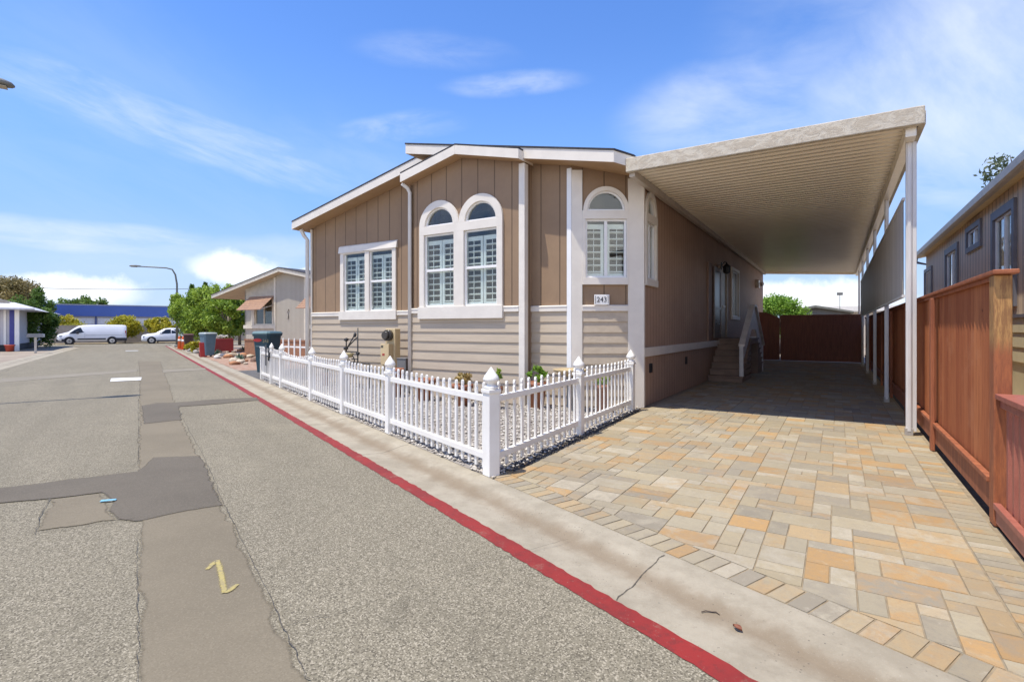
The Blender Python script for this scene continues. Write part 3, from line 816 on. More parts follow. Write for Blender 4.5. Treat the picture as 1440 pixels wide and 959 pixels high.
strip('road', M['road'], -12, 62, -4.25, 2.19, RZ)
strip('cross_street', M['road'], 62, 78, -60, 30, RZ-0.002)
strip('red_line', M['red'], -12, 60, 2.055, 2.19, RZ+0.004, jit=0.009, step=0.05)
pf = [(2.19, -0.044), (2.46, -0.058), (2.54, -0.05), (2.62, -0.028), (2.72, -0.006), (2.83, 0.0), (2.86, -0.002), (2.862, -0.09)]
strip('curb', M['curb'], -12, 61, 0, 0, 0, prof=pf)
pf = [(-5.05, -0.1), (-5.045, 0.0), (-4.8, 0.0), (-4.7, -0.02), (-4.6, -0.05), (-4.25, -0.043)]
strip('far_curb', M['curb'], 18, 61, 0, 0, 0, prof=pf)
strip('yard_earth', earth, 16.9, 61, 2.862, 40, -0.012)
strip('far_yard_earth', earth, -12, 61, -40, -5.05, -0.012)
strip('side_driveway', M['drive_dark'], 13.2, 20.6, 2.862, 14, -0.006)

# repairs, seams and paint on the road
patch('road_patch', M['patch_tan'], [S(-1.2, -0.98), R(192, 959), R(193, 760), R(193, 640), R(196, 530), R(194, 506), R(226, 506), R(240, 545), R(255, 590), R(283, 643), R(316, 712), R(433, 959), S(-1.2, 0.05)], RZ+0.004)
patch('road_patch', M['patch_dark'], [R(-120, 692), R(0, 686), R(60, 679), R(190, 663), R(215, 643), R(283, 641), R(305, 688), R(316, 711), R(250, 723), R(192, 734), R(165, 732), R(150, 720), R(155, 706), R(140, 694), R(70, 703), R(0, 708), R(-120, 716)], RZ+0.008)
patch('road_patch', M['patch_dark'], [R(198, 571), R(220, 567), R(248, 566), R(300, 562), R(362, 559), R(366, 563), R(300, 569), R(253, 572), R(258, 591), R(225, 594), R(200, 597)], RZ+0.008)
patch('road_patch', M['patch_tan'], [R(50, 748), R(72, 702), R(142, 694), R(156, 706), R(150, 720), R(165, 732), R(142, 735)], RZ+0.006)
patch('road_patch', M['patch_pale'], [R(-60, 539), R(0, 531), R(194, 518.5), R(194, 521.5), R(0, 537), R(-60, 545)], RZ+0.006)
patch('road_patch', M['patch_pale'], [R(227, 519), R(290, 516.5), R(290, 519), R(228, 523)], RZ+0.008)
patch('road_marking', worn_paint('white_road_paint', (0.72, 0.72, 0.70), (0.5, 0.5, 0.48), 0.55, 0.75), [R(156, 531.5), R(199, 530), R(198, 534), R(155, 536)], RZ+0.012, 0.005, fade=0.02)
patch('road_marking', worn_paint('white_road_paint_faded', (0.45, 0.45, 0.43), (0.3, 0.3, 0.28), 0.45, 0.65), [R(177, 490.4), R(195, 490), R(194, 491), R(176, 491.4)], RZ+0.012, 0.0, fade=0.02)
ym = MB()
q = [(291, 802), (299, 794), (306, 789), (309, 800), (312, 815), (316, 835), (324, 831), (334, 823)]
for part, w_, z_ in ((q[:3], [0.035, 0.05, 0.04], 0.0085), (q[2:6], [0.04, 0.05, 0.045, 0.045], 0.0090), (q[5:], [0.045, 0.055, 0.035], 0.0095)):
    ribbon(ym, [R(*p) for p in part], w_, RZ+z_, jit=0.15)
tag(ym.build('yellow_marking', worn_paint('yellow_spray_paint', (0.38, 0.31, 0.11), (0.22, 0.185, 0.12), 0.42, 0.72, soft=0.9)), kind='structure')
ck = MB()
for i, (pts, w, n) in enumerate([([(192, 980), (193, 860), (192, 760)], 0.005, 16), ([(194, 650), (195, 575), (196, 535)], 0.006, 14),
    ([(433, 959), (400, 885), (345, 772), (316, 712)], 0.007, 14), ([(316, 712), (292, 655), (255, 585)], 0.006, 12),
    ([(50, 752), (58, 722), (71, 702)], 0.01, 8), ([(400, 880), (480, 862), (640, 805), (800, 760)], 0.004, 14),
    ([(0, 760), (50, 750), (110, 742), (190, 730)], 0.008, 10), ([(0, 612), (100, 604), (190, 592)], 0.01, 10),
    ([(160, 668), (190, 654), (196, 648)], 0.007, 6), ([(60, 552), (96, 536), (132, 529)], 0.007, 8)]):
    p = [R(*a) for a in pts]; L = sum(math.dist(a, b) for a, b in zip(p, p[1:]))
    ribbon(ck, wiggle(p, n, 0.006+0.002*L/len(p), i), w, RZ+0.0125, i, 0.6)
for i, (t, a) in enumerate([(2.05, 0.1), (6.2, 0.0), (8.6, 0), (11.2, 0.05), (14.4, 0), (18, 0)]):          # joints across the curb
    p = wiggle([S(t, 2.20), S(t+a, 2.5), S(t+a*1.5, 2.82)], 6, 0.008, 30+i)
    for k, z in ((0, -0.0425), ): pass
    prev = None
    rows = []
    for x, y in p:
        n = toS(x, y)[1]
        z = np.interp(n, [2.19, 2.46, 2.54, 2.62, 2.72, 2.83], [-0.044, -0.058, -0.05, -0.028, -0.006, 0.0])+0.003
        rows.append((ck.vert((*S(toS(x, y)[0]-0.008, n), z), (0, 0)), ck.vert((*S(toS(x, y)[0], n), z), (0.85, 0)), ck.vert((*S(toS(x, y)[0]+0.008, n), z), (0, 0))))
    for a_, b_ in zip(rows, rows[1:]):
        for k in (0, 1): ck.face((a_[k], a_[k+1], b_[k+1], b_[k]))
tag(ck.build('pavement_cracks', M['crack']), kind='structure')

# ------------------------------------------------------------------ paver driveway
def paver_mat():
    m, nt, b = new_mat('concrete_paver')
    tc = nd(nt, 'ShaderNodeTexCoord'); v = tc.outputs['Object']
    a1 = nd(nt, 'ShaderNodeAttribute'); a1.attribute_name = 'tone_a'
    a2 = nd(nt, 'ShaderNodeAttribute'); a2.attribute_name = 'tone_b'
    f = ramp(nt, noise(nt, v, 5.5, 7, 0.68, 0.6), 0.40, 0.60)
    c = mixc(nt, f, a1.outputs['Color'], a2.outputs['Color'])
    g = ramp(nt, noise(nt, v, 90, 4, 0.75), 0.5, 0.72)
    c = mixc(nt, math_n(nt, 'MULTIPLY', g, 0.35), c, (0.17, 0.14, 0.105))
    mt_ = ramp(nt, noise(nt, v, 17, 7, 0.72), 0.42, 0.68)
    c = mixc(nt, math_n(nt, 'MULTIPLY', mt_, 0.3), c, (0.24, 0.205, 0.155))
    pl = ramp(nt, noise(nt, v, 11, 6, 0.7, 0.5), 0.56, 0.72)
    c = mixc(nt, math_n(nt, 'MULTIPLY', pl, 0.35), c, (0.50, 0.45, 0.35))
    bl = ramp(nt, noise(nt, v, 0.9, 5, 0.6), 0.4, 0.7)
    c = mixc(nt, math_n(nt, 'MULTIPLY', bl, 0.32), c, (0.23, 0.19, 0.14))
    nt.links.new(c, b.inputs['Base Color']); b.inputs['Roughness'].default_value = 0.85
    b.inputs['Specular IOR Level'].default_value = 0.3
    add_bump(nt, b, noise(nt, v, 40, 6, 0.75), 0.55, 0.006)
    return m
rnd = random.Random(11)
pv = MB(); ta = []; tb = []
PAL = [((0.42, 0.26, 0.11), 3), ((0.39, 0.285, 0.155), 4), ((0.36, 0.30, 0.19), 5), ((0.37, 0.32, 0.22), 6), ((0.285, 0.25, 0.185), 4), ((0.43, 0.38, 0.28), 3)]
PB = [p for p, w in PAL for _ in range(w)]
def paver(poly, gap=0.0022):
    if len(poly) < 3: return
    A = abs(sum(poly[i-1][0]*poly[i][1]-poly[i][0]*poly[i-1][1] for i in range(len(poly))))/2
    if A < 0.002: return
    cx = sum(p[0] for p in poly)/len(poly); cy = sum(p[1] for p in poly)/len(poly)
    ins = []
    for x, y in poly:
        dx, dy = x-cx, y-cy
        ins.append((x-math.copysign(min(gap, abs(dx)*0.4), dx), y-math.copysign(min(gap, abs(dy)*0.4), dy)))
    z = rnd.uniform(-0.0015, 0.0015)
    top = [pv.vert((x-math.copysign(min(0.003, abs(x-cx)), x-cx), y-math.copysign(min(0.003, abs(y-cy)), y-cy), z)) for x, y in ins]
    bot = [pv.vert((x, y, z-0.009)) for x, y in ins]
    n = len(top); pv.face(top)
    for i in range(n): pv.face((bot[i], bot[(i+1) % n], top[(i+1) % n], top[i]))
    c1 = rnd.choice(PB); c2 = rnd.choice(PB); k = rnd.uniform(0.83, 1.02)
    c2 = tuple(a*0.4+b*0.6 for a, b in zip(c1, c2))
    for _ in range(n+1): ta.append(tuple(v*k for v in c1)); tb.append(tuple(v*k for v in c2))
def nH(p):
    return toS(*H(p[0], p[1]))[1]
NB = 3.095
U = 0.132; X0, X1 = 0.12, 3.88; nx = int(round((X1-X0)/U)); Ux = (X1-X0)/nx; Y0, Y1 = -8.0, 17.0; ny = int((Y1-Y0)/U)
occ = np.zeros((ny+4, nx+4), bool)
SZ = [((2, 2), 6), ((3, 2), 4), ((2, 3), 2), ((2, 1), 5), ((1, 2), 3), ((1, 1), 3), ((3, 1), 2)]
SB = [s for s, w in SZ for _ in range(w)]
for j in range(ny):
    for i in range(nx):
        if occ[j, i]: continue
        for _ in range(12):
            w, h = rnd.choice(SB)
            if i+w <= nx and j+h <= ny and not occ[j:j+h, i:i+w].any(): break
        else: w = h = 1
        occ[j:j+h, i:i+w] = True
        q = [(X0+i*Ux, Y0+j*U), (X0+(i+w)*Ux, Y0+j*U), (X0+(i+w)*Ux, Y0+(j+h)*U), (X0+i*Ux, Y0+(j+h)*U)]
        if all(nH(p) < NB for p in q): continue
        q = clip(q, lambda p: nH(p)-NB)
        paver(q)
y = -9.0
while y < 17.0:                                               # soldier course along the fence side
    q = clip([(3.885, y), (4.10, y), (4.10, y+0.106), (3.885, y+0.106)], lambda p: nH(p)-NB); paver(q); y += 0.108
t = -8.0
while t < 8:                                                   # soldier course along the curb
    q = [toH(*S(*c)) for c in ((t, 2.865), (t+0.112, 2.865), (t+0.112, NB-0.004), (t, NB-0.004))]
    q = clip(clip(q, lambda p: p[0]-0.13), lambda p: 4.10-p[0]); paver(q); t += 0.115
drive = pv.build('paver_driveway', paver_mat(), None, (HO[0], HO[1], 0), TH, attr={'tone_a': ta, 'tone_b': tb}, recalc=False)
tag(drive, kind='structure')
jb = MB(); q = [toH(*S(-8, 2.862)), toH(*S(9, 2.862))]
base_poly = clip([(0.0, -9), (4.14, -9), (4.14, 17.2), (0.0, 17.2)], lambda p: nH(p)-2.864)
jb.poly([(x, y, -0.006) for x, y in base_poly])
tag(jb.build('joint_sand', mat('joint_sand', (0.30, 0.24, 0.155), 0.95, (0.21, 0.165, 0.105), 9), None, (HO[0], HO[1], 0), TH), kind='structure')
bk = MB(); bk.poly([(x, y, -0.004) for x, y in ((-0.6, 17.2), (6, 17.2), (6, 40), (-0.6, 40))])
tag(bk.build('back_yard_ground', earth, None, (HO[0], HO[1], 0), TH), kind='structure')
sd_ = MB(); sd_.poly([(x, y, -0.02) for x, y in clip([(4.14, -12), (9, -12), (9, 30), (4.14, 30)], lambda p: nH(p)-2.864)])
tag(sd_.build('neighbour_yard_ground', mat('pale_bounce_ground', (0.46, 0.40, 0.31), 0.95, (0.40, 0.34, 0.26), 3, bump=0.6, bscale=30), None, (HO[0], HO[1], 0), TH), kind='structure')  # ground made pale to bounce light up onto the neighbour's wall

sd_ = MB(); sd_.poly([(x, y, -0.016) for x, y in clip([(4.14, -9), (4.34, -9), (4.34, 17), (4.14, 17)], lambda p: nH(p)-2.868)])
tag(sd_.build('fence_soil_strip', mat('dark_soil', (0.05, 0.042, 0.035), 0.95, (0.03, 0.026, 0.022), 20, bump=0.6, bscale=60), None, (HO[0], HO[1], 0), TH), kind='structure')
# ------------------------------------------------------------------ white gravel garden, dark gravel strip
CF = S(4.43, 2.92)
P2 = G(815.5, 611.5); P3 = G(887, 577.8)
def inside(p, poly):
    r = False
    for i in range(len(poly)):
        a, b = poly[i-1], poly[i]
        if (a[1] > p[1]) != (b[1] > p[1]) and p[0] < (b[0]-a[0])*(p[1]-a[1])/(b[1]-a[1])+a[0]: r = not r
    return r
yard = [S(4.3, 2.862), S(16.6, 2.862), H(-10.6, 0.0), H(-9.55, -0.1), H(-4.93, -0.1), H(-4.93, -1.0), H(-1.99, -1.0), H(-1.99, -0.7), H(-1.13, -0.7), H(0, 0), H(0.02, -0.3)]
yb = MB(); ids = [yb.vert((x, y, 0.0)) for x, y in yard]
for tq in tessellate_polygon([[Vector((x, y, 0)) for x, y in yard]]): yb.face([ids[k] for k in tq])
tag(yb.build('garden_ground', mat('gravel_bed', (0.36, 0.33, 0.29), 0.9, (0.17, 0.15, 0.13), 45, bump=0.8, bscale=40)), kind='structure')
def pebbles(name, poly, n, r0, r1, m, seed, label, zc=0.0, keep=None):
    rn = np.random.default_rng(seed); xs = [p[0] for p in poly]; ys = [p[1] for p in poly]; pts = []
    while len(pts) < n:
        p = (rn.uniform(min(xs), max(xs)), rn.uniform(min(ys), max(ys)))
        if inside(p, poly) and (keep is None or keep(p, rn)): pts.append(p)
    o8 = np.array([(1, 0, 0), (0.3, 0.95, 0), (-0.8, 0.6, 0), (-0.8, -0.6, 0), (0.3, -0.95, 0), (0.1, 0, 0.9), (0, 0.1, -0.9)])
    F = []
    for k in range(5): F += [(k, (k+1) % 5, 5), ((k+1) % 5, k, 6)]
    V = []; FF = []; rr = []
    for i, p in enumerate(pts):
        r = rn.uniform(r0, r1); a = rn.uniform(0, 6.28); s = rn.uniform(0.7, 1.3, 3)*r; q = o8*s*rn.uniform(0.85, 1.15, (7, 1))
        x = q[:, 0]*math.cos(a)-q[:, 1]*math.sin(a)+p[0]; y = q[:, 0]*math.sin(a)+q[:, 1]*math.cos(a)+p[1]; z = q[:, 2]*0.75+zc+r*0.3+rn.uniform(0, r)
        V += list(zip(x.tolist(), y.tolist(), z.tolist())); FF += [tuple(7*i+k for k in f) for f in F]; rr += [float(rn.uniform(0, 1))]*10
    me = bpy.data.meshes.new(name); me.from_pydata(V, [], FF); me.materials.append(m)
    at = me.attributes.new('rnd', 'FLOAT', 'FACE'); at.data.foreach_set('value', rr)
    o = bpy.data.objects.new(name, me); COL.objects.link(o); tag(o, label, 'gravel', kind='stuff'); return o
def pebble_mat(name, c1, c2):
    m, nt, b = new_mat(name); at = nd(nt, 'ShaderNodeAttribute'); at.attribute_name = 'rnd'
    nt.links.new(mixc(nt, at.outputs['Fac'], c1, c2), b.inputs['Base Color']); b.inputs['Roughness'].default_value = 0.8
    return m
near = lambda p, rn: rn.uniform(0, 1) < min(1.0, (6.0/p[1])**1.4)
pebbles('white_gravel', yard, 10000, 0.009, 0.024, pebble_mat('white_pebbles', (0.62, 0.58, 0.51), (0.22, 0.19, 0.16)), 3, 'white pebble gravel in the front garden behind the picket fence', 0.0, near)
dk = [H(0.03, -0.35), (P3[0]+0.16, P3[1]-0.02), (P2[0]+0.17, P2[1]-0.06), (CF[0]+0.22, CF[1]+0.10), (CF[0]+0.02, CF[1]+0.12), P2, P3]
pebbles('dark_gravel', dk, 1500, 0.008, 0.018, pebble_mat('dark_pebbles', (0.03, 0.028, 0.027), (0.09, 0.08, 0.07)), 4, 'narrow strip of dark gravel along the side picket fence', -0.004)

# ------------------------------------------------------------------ picket fences
def picket(mb, s, d, z0, z1, w=0.040, th=0.022):
    h = w/2
    out = [(s-h, z0), (s+h, z0), (s+h, z1-0.075), (s+h*0.62, z1-0.062), (s+h*0.95, z1-0.035), (s+h*0.7, z1-0.012), (s, z1),
           (s-h*0.7, z1-0.012), (s-h*0.95, z1-0.035), (s-h*0.62, z1-0.062), (s-h, z1-0.075)]
    mb.prism(out, d-th/2, d+th/2)
FIN = [(0.062, 0), (0.072, 0.012), (0.072, 0.03), (0.045, 0.042), (0.045, 0.055), (0.078, 0.085), (0.083, 0.105), (0.07, 0.135), (0.04, 0.175), (0.012, 0.215), (0.0, 0.228)]
def fence_post(parent, s, d, h=0.875, w=0.062, fin=True):
    p = MB(); p.box(s-w, s+w, d-w, d+w, 0.0, h); p.box(s-w-0.012, s+w+0.012, d-w-0.012, d+w+0.012, h-0.035, h+0.002)
    o = p.build('post', M['fencewhite'], parent, bevel=0.005)
    if fin:
        f = MB(); f.lathe([(r*w/0.062, z) for r, z in FIN], (s, d, h), 8, True, PI/8); f.build('finial', M['fencewhite'], o)
    return o
PR = random.Random(77)
def fence_bay(parent, s0, s1, n, d=0.0, sag=0.035, zt=0.945, scoop=1.0):
    r = MB(); r.box(s0, s1, d-0.026, d+0.026, 0.735, 0.80); r.build('rail', M['fencewhite'], parent, bevel=0.004)
    r = MB(); r.box(s0, s1, d-0.026, d+0.026, 0.145, 0.21); r.build('rail', M['fencewhite'], parent, bevel=0.004)
    for k in range(n):
        f = (k+0.5)/n; p = MB()
        picket(p, s0+(s1-s0)*f+PR.uniform(-0.004, 0.004), d+PR.uniform(-0.002, 0.002), 0.05, zt-sag*4*f*(1-f)*scoop+PR.uniform(-0.005, 0.005)); p.build('picket', M['fencewhite'], parent)
base = S(0, 2.92)
front = thing('picket_fence', 'white picket fence running along the red-lined curb in front of the house', 'fence', (*base, 0), TS)
# the front fence is built along its local y: wrap the builders with a turn
class Turn:
    def __init__(s, T): s.T = T
    def __enter__(s):
        s.o = MB.__init__
        T = s.T
        def init(self, T_=None, _o=s.o): _o(self, T)
        MB.__init__ = init
    def __exit__(s, *a): MB.__init__ = s.o
with Turn(lambda p: (p[1], p[0], p[2])):
    ps = [4.43, 7.05, 9.11, 11.17, 13.95]
    for i, t in enumerate(ps): fence_post(front, t, 0.0, w=0.064 if i == 0 else 0.058)
    for (a, b), n in zip(zip(ps, ps[1:]), (17, 13, 13, 16)): fence_bay(front, a+0.06, b-0.06, n, sag=0.09 if n == 16 else 0.03)
    fence_post(front, 15.05, -0.03, w=0.045, fin=True); fence_post(front, 16.55, 0.0, h=0.95, w=0.045, fin=False)
    gate_root = MB(); gate_root.box(15.1, 15.14, -0.03, 0.03, 0.1, 0.86); gp = gate_root.build('gate', M['fencewhite'], front)
    fence_bay(gp, 15.1, 16.5, 7, sag=0.02); fence_bay(front, 14.02, 15.0, 6, sag=0.02)
    lt = MB(); lt.box(15.0, 15.12, -0.10, -0.076, 0.70, 0.84); lt.tube([(14.95, -0.10, 0.74), (15.2, -0.10, 0.74)], 0.02); lt.tube([(15.05, -0.10, 0.62), (15.05, -0.10, 0.95)], 0.018); lt.build('latch', M['dark'], gp)
    sr = MB(); sr.box(15.75, 15.80, -0.05, -0.028, 0.45, 1.02); sr.build('strap', mat('grey_strap', (0.12, 0.11, 0.11), 0.7), gp)
d = Vector((P3[0]-CF[0], P3[1]-CF[1])); LS = d.length; d.normalize()
side = thing('picket_fence', 'white picket fence between the gravel garden and the paver driveway', 'fence', (*CF, 0), math.atan2(d.y, d.x))
l2 = (Vector(P2)-Vector(CF)).length
fence_post(side, l2, 0.0); fence_post(side, LS, 0.0)
fence_bay(side, 0.066, l2-0.06, 13, sag=0.02); fence_bay(side, l2+0.06, LS-0.06, 13, sag=0.02)

# ------------------------------------------------------------------ the wooden fence on the right, its railing, the far gates
wf = thing('wooden_fence', 'tall red-stained board fence with a weathered end post beside the paver driveway', 'fence', (HO[0], HO[1], 0), TH)
bd = MB(); y = -4.22; rnd = random.Random(5); bt = []
while y < 17.0:
    z1 = 1.885; w = 0.138; x = 4.17+rnd.uniform(-0.002, 0.002)
    bd.loft([[(x+0.03, y, z), (x+0.004, y+0.002, z), (x-0.013, y+w*0.5, z), (x+0.004, y+w-0.002, z), (x+0.03, y+w, z)] for z in (0.10, z1)], smooth=False)
    bt += [min(1, max(0, rnd.gauss(0.5, 0.3)))]*(len(bd.f)-len(bt)); y += w+0.003
bd.build('board_panel', M['boards'], wf, attr={'rnd': bt})
c = MB(); c.box(4.10, 4.25, -4.40, 17.0, 1.90, 1.935); c.build('cap_rail', M['wood'], wf, bevel=0.008)
c = MB(); c.box(4.13, 4.152, -4.20, 17.0, 1.865, 1.898); c.build('top_rail', M['wood'], wf, bevel=0.006)
c = MB(); c.box(4.125, 4.152, -4.20, 17.0, 0.09, 0.30); c.build('kick_board', M['wood'], wf, bevel=0.006)
c = MB(); c.box(4.10, 4.15, -4.20, 17.0, 0.302, 0.345); c.build('ledge_rail', M['wood'], wf, bevel=0.006)
p = MB(); p.box(4.115, 4.222, -4.345, -4.205, 0.0, 1.898); p.build('end_post', M['postwood'], wf, bevel=0.01)
for k in range(1, 8):
    y = -4.3+2.83*k; p = MB(); p.box(4.08, 4.124, y-0.05, y+0.05, 0.0, 1.86); p.build('post', M['wood'], wf, bevel=0.008)
rl = thing('wooden_railing', 'low reddish brown railing with square balusters at the end of the board fence', 'railing', (HO[0], HO[1], 0), TH)
c = MB(); c.box(4.12, 4.28, -7.6, -4.352, 0.965, 1.005); c.build('cap_rail', M['rail'], rl, bevel=0.006)
c = MB(); c.box(4.15, 4.2, -7.6, -4.352, 0.90, 0.963); c.build('top_rail', M['rail'], rl, bevel=0.005)
c = MB(); c.box(4.11, 4.155, -7.6, -4.352, 0.14, 0.185); c.build('ledge_rail', M['rail'], rl, bevel=0.005)
c = MB(); c.box(4.125, 4.215, -7.6, -4.352, 0.03, 0.138); c.build('bottom_rail', M['rail'], rl, bevel=0.005)
y = -4.47
while y > -7.5:
    p = MB(); p.box(4.165, 4.195, y-0.024, y+0.024, 0.14, 0.90); p.build('baluster', M['rail'], rl, bevel=0.004); y -= 0.15

ft = thing('driveway_gate', 'wide dark red-brown board gate across the end of the driveway', 'gate', (HO[0], HO[1], 0), TH)
y = 17.05
g = MB(); x = 0.92
while x < 4.05:
    w = min(0.17, 4.06-x); g.box(x, x+w-0.008, y, y+0.03, 0.02, 2.02); x += 0.17
g.box(0.93, 4.05, y+0.031, y+0.05, 0.025, 2.015)
g.build('board_panel', M['gate'], ft)
g = MB(); g.box(0.92, 4.08, y-0.035, y+0.06, 2.021, 2.08); g.box(0.92, 4.08, y-0.02, y, 0.1, 0.24); g.box(0.92, 1.0, y-0.02, y-0.001, 0.241, 2.02); g.build('gate_frame', M['gate'], ft)
fg = thing('side_gate', 'narrow arched dark brown garden gate next to the house stairs', 'gate', (HO[0], HO[1], 0), TH)
pts = [(0.03, 0.03), (0.89, 0.03)]+[(0.89-0.86*k/10, 1.90+0.28*math.sin(PI/2*k/10)) for k in range(11)]
g = MB(); g.prism(pts, y+0.04, y+0.08); g.build('board_panel', M['gate'], fg)
g = MB()
for k in range(10):
    a, b = pts[2+k], pts[3+k]
    g.hexa([(a[0], y+0.01, a[1]), (b[0], y+0.01, b[1]), (b[0], y+0.10, b[1]), (a[0], y+0.10, a[1])], [(a[0], y+0.01, a[1]+0.05), (b[0], y+0.01, b[1]+0.05), (b[0], y+0.10, b[1]+0.05), (a[0], y+0.10, a[1]+0.05)])
g.build('arched_cap', M['gate'], fg)
# ------------------------------------------------------------------ foliage
def leaves(mb, rr, c, rad, n, size, rn, clumps=14, flat=1.0, fill=0.55):
    """leaf-sized faces in uneven clumps through an ellipsoid"""
    for _ in range(clumps):
        d = rn.normal(size=3); d /= np.linalg.norm(d); q = rn.uniform(fill, 1.0)**0.6
        cc = np.array(c)+d*np.array(rad)*q*0.8
        cr = np.array(rad)*rn.uniform(0.22, 0.42); tone = rn.uniform(0.15, 0.85)
        for k in range(n//clumps):
            u = rn.normal(size=3); u /= np.linalg.norm(u)
            p = cc+u*cr*rn.uniform(0.35, 1.05)
            a = rn.normal(size=3); a[2] *= flat; a /= np.linalg.norm(a); b = np.cross(a, u+rn.normal(size=3)*0.8); b /= (np.linalg.norm(b)+1e-6)
            s = size*rn.uniform(0.6, 1.3)
            i = [mb.vert(tuple(v)) for v in (p-a*s, p+b*s*0.45, p+a*s, p-b*s*0.45)]
            mb.face(i); rr.append(float(np.clip(tone+rn.normal()*0.18, 0, 1)))

def tree(name, label, x, y, h, crown, cz, n, size, lm, seed, cat='tree', group=None, trunk_r=0.12, limbs=5, clumps=22, tm=None):
    z0 = gz(x, y)-0.02; rn = np.random.default_rng(seed)
    t = thing(name, label, cat, (x, y, z0), 0, group)
    tr = MB(); top = cz*0.95
    tr.tube([(0, 0, 0), (0.06*rn.normal(), 0.06*rn.normal(), top*0.5), (0.1*rn.normal(), 0.1*rn.normal(), top)], [trunk_r, trunk_r*0.8, trunk_r*0.55])
    for k in range(limbs):
        a = 2*PI*k/limbs+rn.uniform(-.4, .4); r = rn.uniform(0.5, 0.8)
        tr.tube([(0, 0, top*rn.uniform(0.5, 0.9)), (crown[0]*r*0.5*math.cos(a), crown[1]*r*0.5*math.sin(a), cz+crown[2]*0.1), (crown[0]*r*math.cos(a), crown[1]*r*math.sin(a), cz+crown[2]*rn.uniform(0.1, 0.6))],
                [trunk_r*0.5, trunk_r*0.3, 0.012], 6)
    tr.build('trunk', tm or M['bark'], t)
    cr = MB(); rr = []; leaves(cr, rr, (0, 0, cz), crown, n, size, rn, clumps)
    cr.build('crown', lm, t, attr={'rnd': rr}, recalc=False)
    return t
M['bark'] = mat('bark', (0.16, 0.125, 0.095), 0.9, (0.09, 0.07, 0.055), 6, (6, 6, 1), bump=0.5, bscale=12)
M['palebark'] = mat('pale_bark', (0.42, 0.36, 0.28), 0.9, (0.3, 0.25, 0.19), 6)
LG = leaf_mat('green_leaves', (0.10, 0.19, 0.02), (0.36, 0.48, 0.06))
LD = leaf_mat('dark_leaves', (0.04, 0.095, 0.02), (0.16, 0.26, 0.045))
LY = leaf_mat('yellow_leaves', (0.24, 0.27, 0.025), (0.60, 0.50, 0.04))
LB_ = leaf_mat('brown_leaves', (0.13, 0.12, 0.045), (0.32, 0.25, 0.10), 0.2)
LL_ = leaf_mat('lime_leaves', (0.12, 0.26, 0.025), (0.28, 0.44, 0.06))
LS_ = leaf_mat('grey_green_leaves', (0.05, 0.075, 0.04), (0.12, 0.15, 0.08))
def at(u, Y): return ((u-720)/FPX*Y, Y)
tree('broadleaf_tree', 'bushy green tree nearest the parked white car, under the far street lamp', *at(269, 45), 5.0, (1.9, 2.0, 2.0), 3.1, 10500, 0.12, LG, 1, clumps=34)
tree('broadleaf_tree', 'tall dense green tree in the middle of the clump left of the awning house', *at(290, 41), 5.0, (1.9, 1.8, 2.5), 2.75, 10500, 0.12, LG, 2, clumps=34)
tree('broadleaf_tree', 'leafy tree with pale slim trunk right beside the awning house', *at(320, 34), 4.6, (1.5, 1.5, 1.75), 2.5, 7000, 0.12, LG, 3, clumps=30, trunk_r=0.09, tm=M['palebark'])
def conifer(label, u, Y, h, r, seed):
    x, y = at(u, Y); t = thing('conifer_tree', label, 'tree', (x, y, gz(x, y)), 0, 'conifers behind the leafy trees'); rn = np.random.default_rng(seed)
    tr = MB(); tr.tube([(0, 0, 0), (0, 0, h)], [0.15, 0.02]); tr.build('trunk', M['bark'], t)
    cr = MB(); rr = []
    for k in range(1500):
        z = rn.uniform(0.1, 1)**0.8; w = r*(1-z)**0.8*rn.uniform(0.5, 1)+0.03; a = rn.uniform(0, 2*PI)
        p = np.array((w*math.cos(a), w*math.sin(a), z*h)); d = np.array((math.cos(a), math.sin(a), 0.9)); d /= np.linalg.norm(d)
        b = np.cross(d, rn.normal(size=3)); b /= np.linalg.norm(b); s = 0.2*rn.uniform(.6, 1.2)
        i = [cr.vert(tuple(q)) for q in (p-d*s, p+b*s*.35, p+d*s, p-b*s*.35)]; cr.face(i); rr.append(float(rn.uniform(0, 1)))
    cr.build('crown', LD, t, attr={'rnd': rr}, recalc=False)
for i, (u, h, w) in enumerate([(270, 5.9, 'leftmost'), (289, 6.2, 'second from the left'), (305, 5.7, 'third from the left'), (322, 6.0, 'fourth from the left'), (337, 5.8, 'rightmost, by the awning house roof')]):
    conifer('pointed dark conifer top behind the leafy trees, '+w, u, 51+i % 2, h, 1.3, 40+i)
tree('broadleaf_tree', 'dark green tree beside the white house with blue trim', *at(51, 44), 5.5, (1.7, 1.9, 2.6), 2.75, 9500, 0.13, LD, 5)
tree('brown_tree', 'large brownish tree rising behind the roof of the white house', *at(4, 62), 8.0, (3.4, 3.4, 2.9), 5.5, 15000, 0.17, LB_, 6, clumps=40, trunk_r=0.25)
for i, (u, top, w) in enumerate([(98, 8.8, 'left of the pair'), (127, 9.4, 'right of the pair')]):
    tree('distant_tree', 'distant round tree showing above the blue building, '+w, *at(u, 115), 9.0, (3.4, 3, 2.6), top-2.6, 2200, 0.34, LD, 60+i, group='distant trees above the blue building')
for i, (u, r, z, w) in enumerate([(94, 1.75, 2.35, 'wide yellow-green shrub at the nose of the white van'), (176, 1.75, 2.35, 'yellow-green shrub at the tail of the white van'), (222, 1.35, 2.6, 'round bright yellow shrub behind the white car'), (248, 0.8, 1.9, 'small yellow shrub between the white car and the street trees')]):
    x, y = at(u, 61.5)
    tree('yellow_shrub', w, x, y, 3, (r*1.05, r*0.9, r*0.85), z*0.82, 5200, 0.14, LY, 70+i, 'shrub', 'yellow shrubs along the far wall', 0.07, 4, 30)
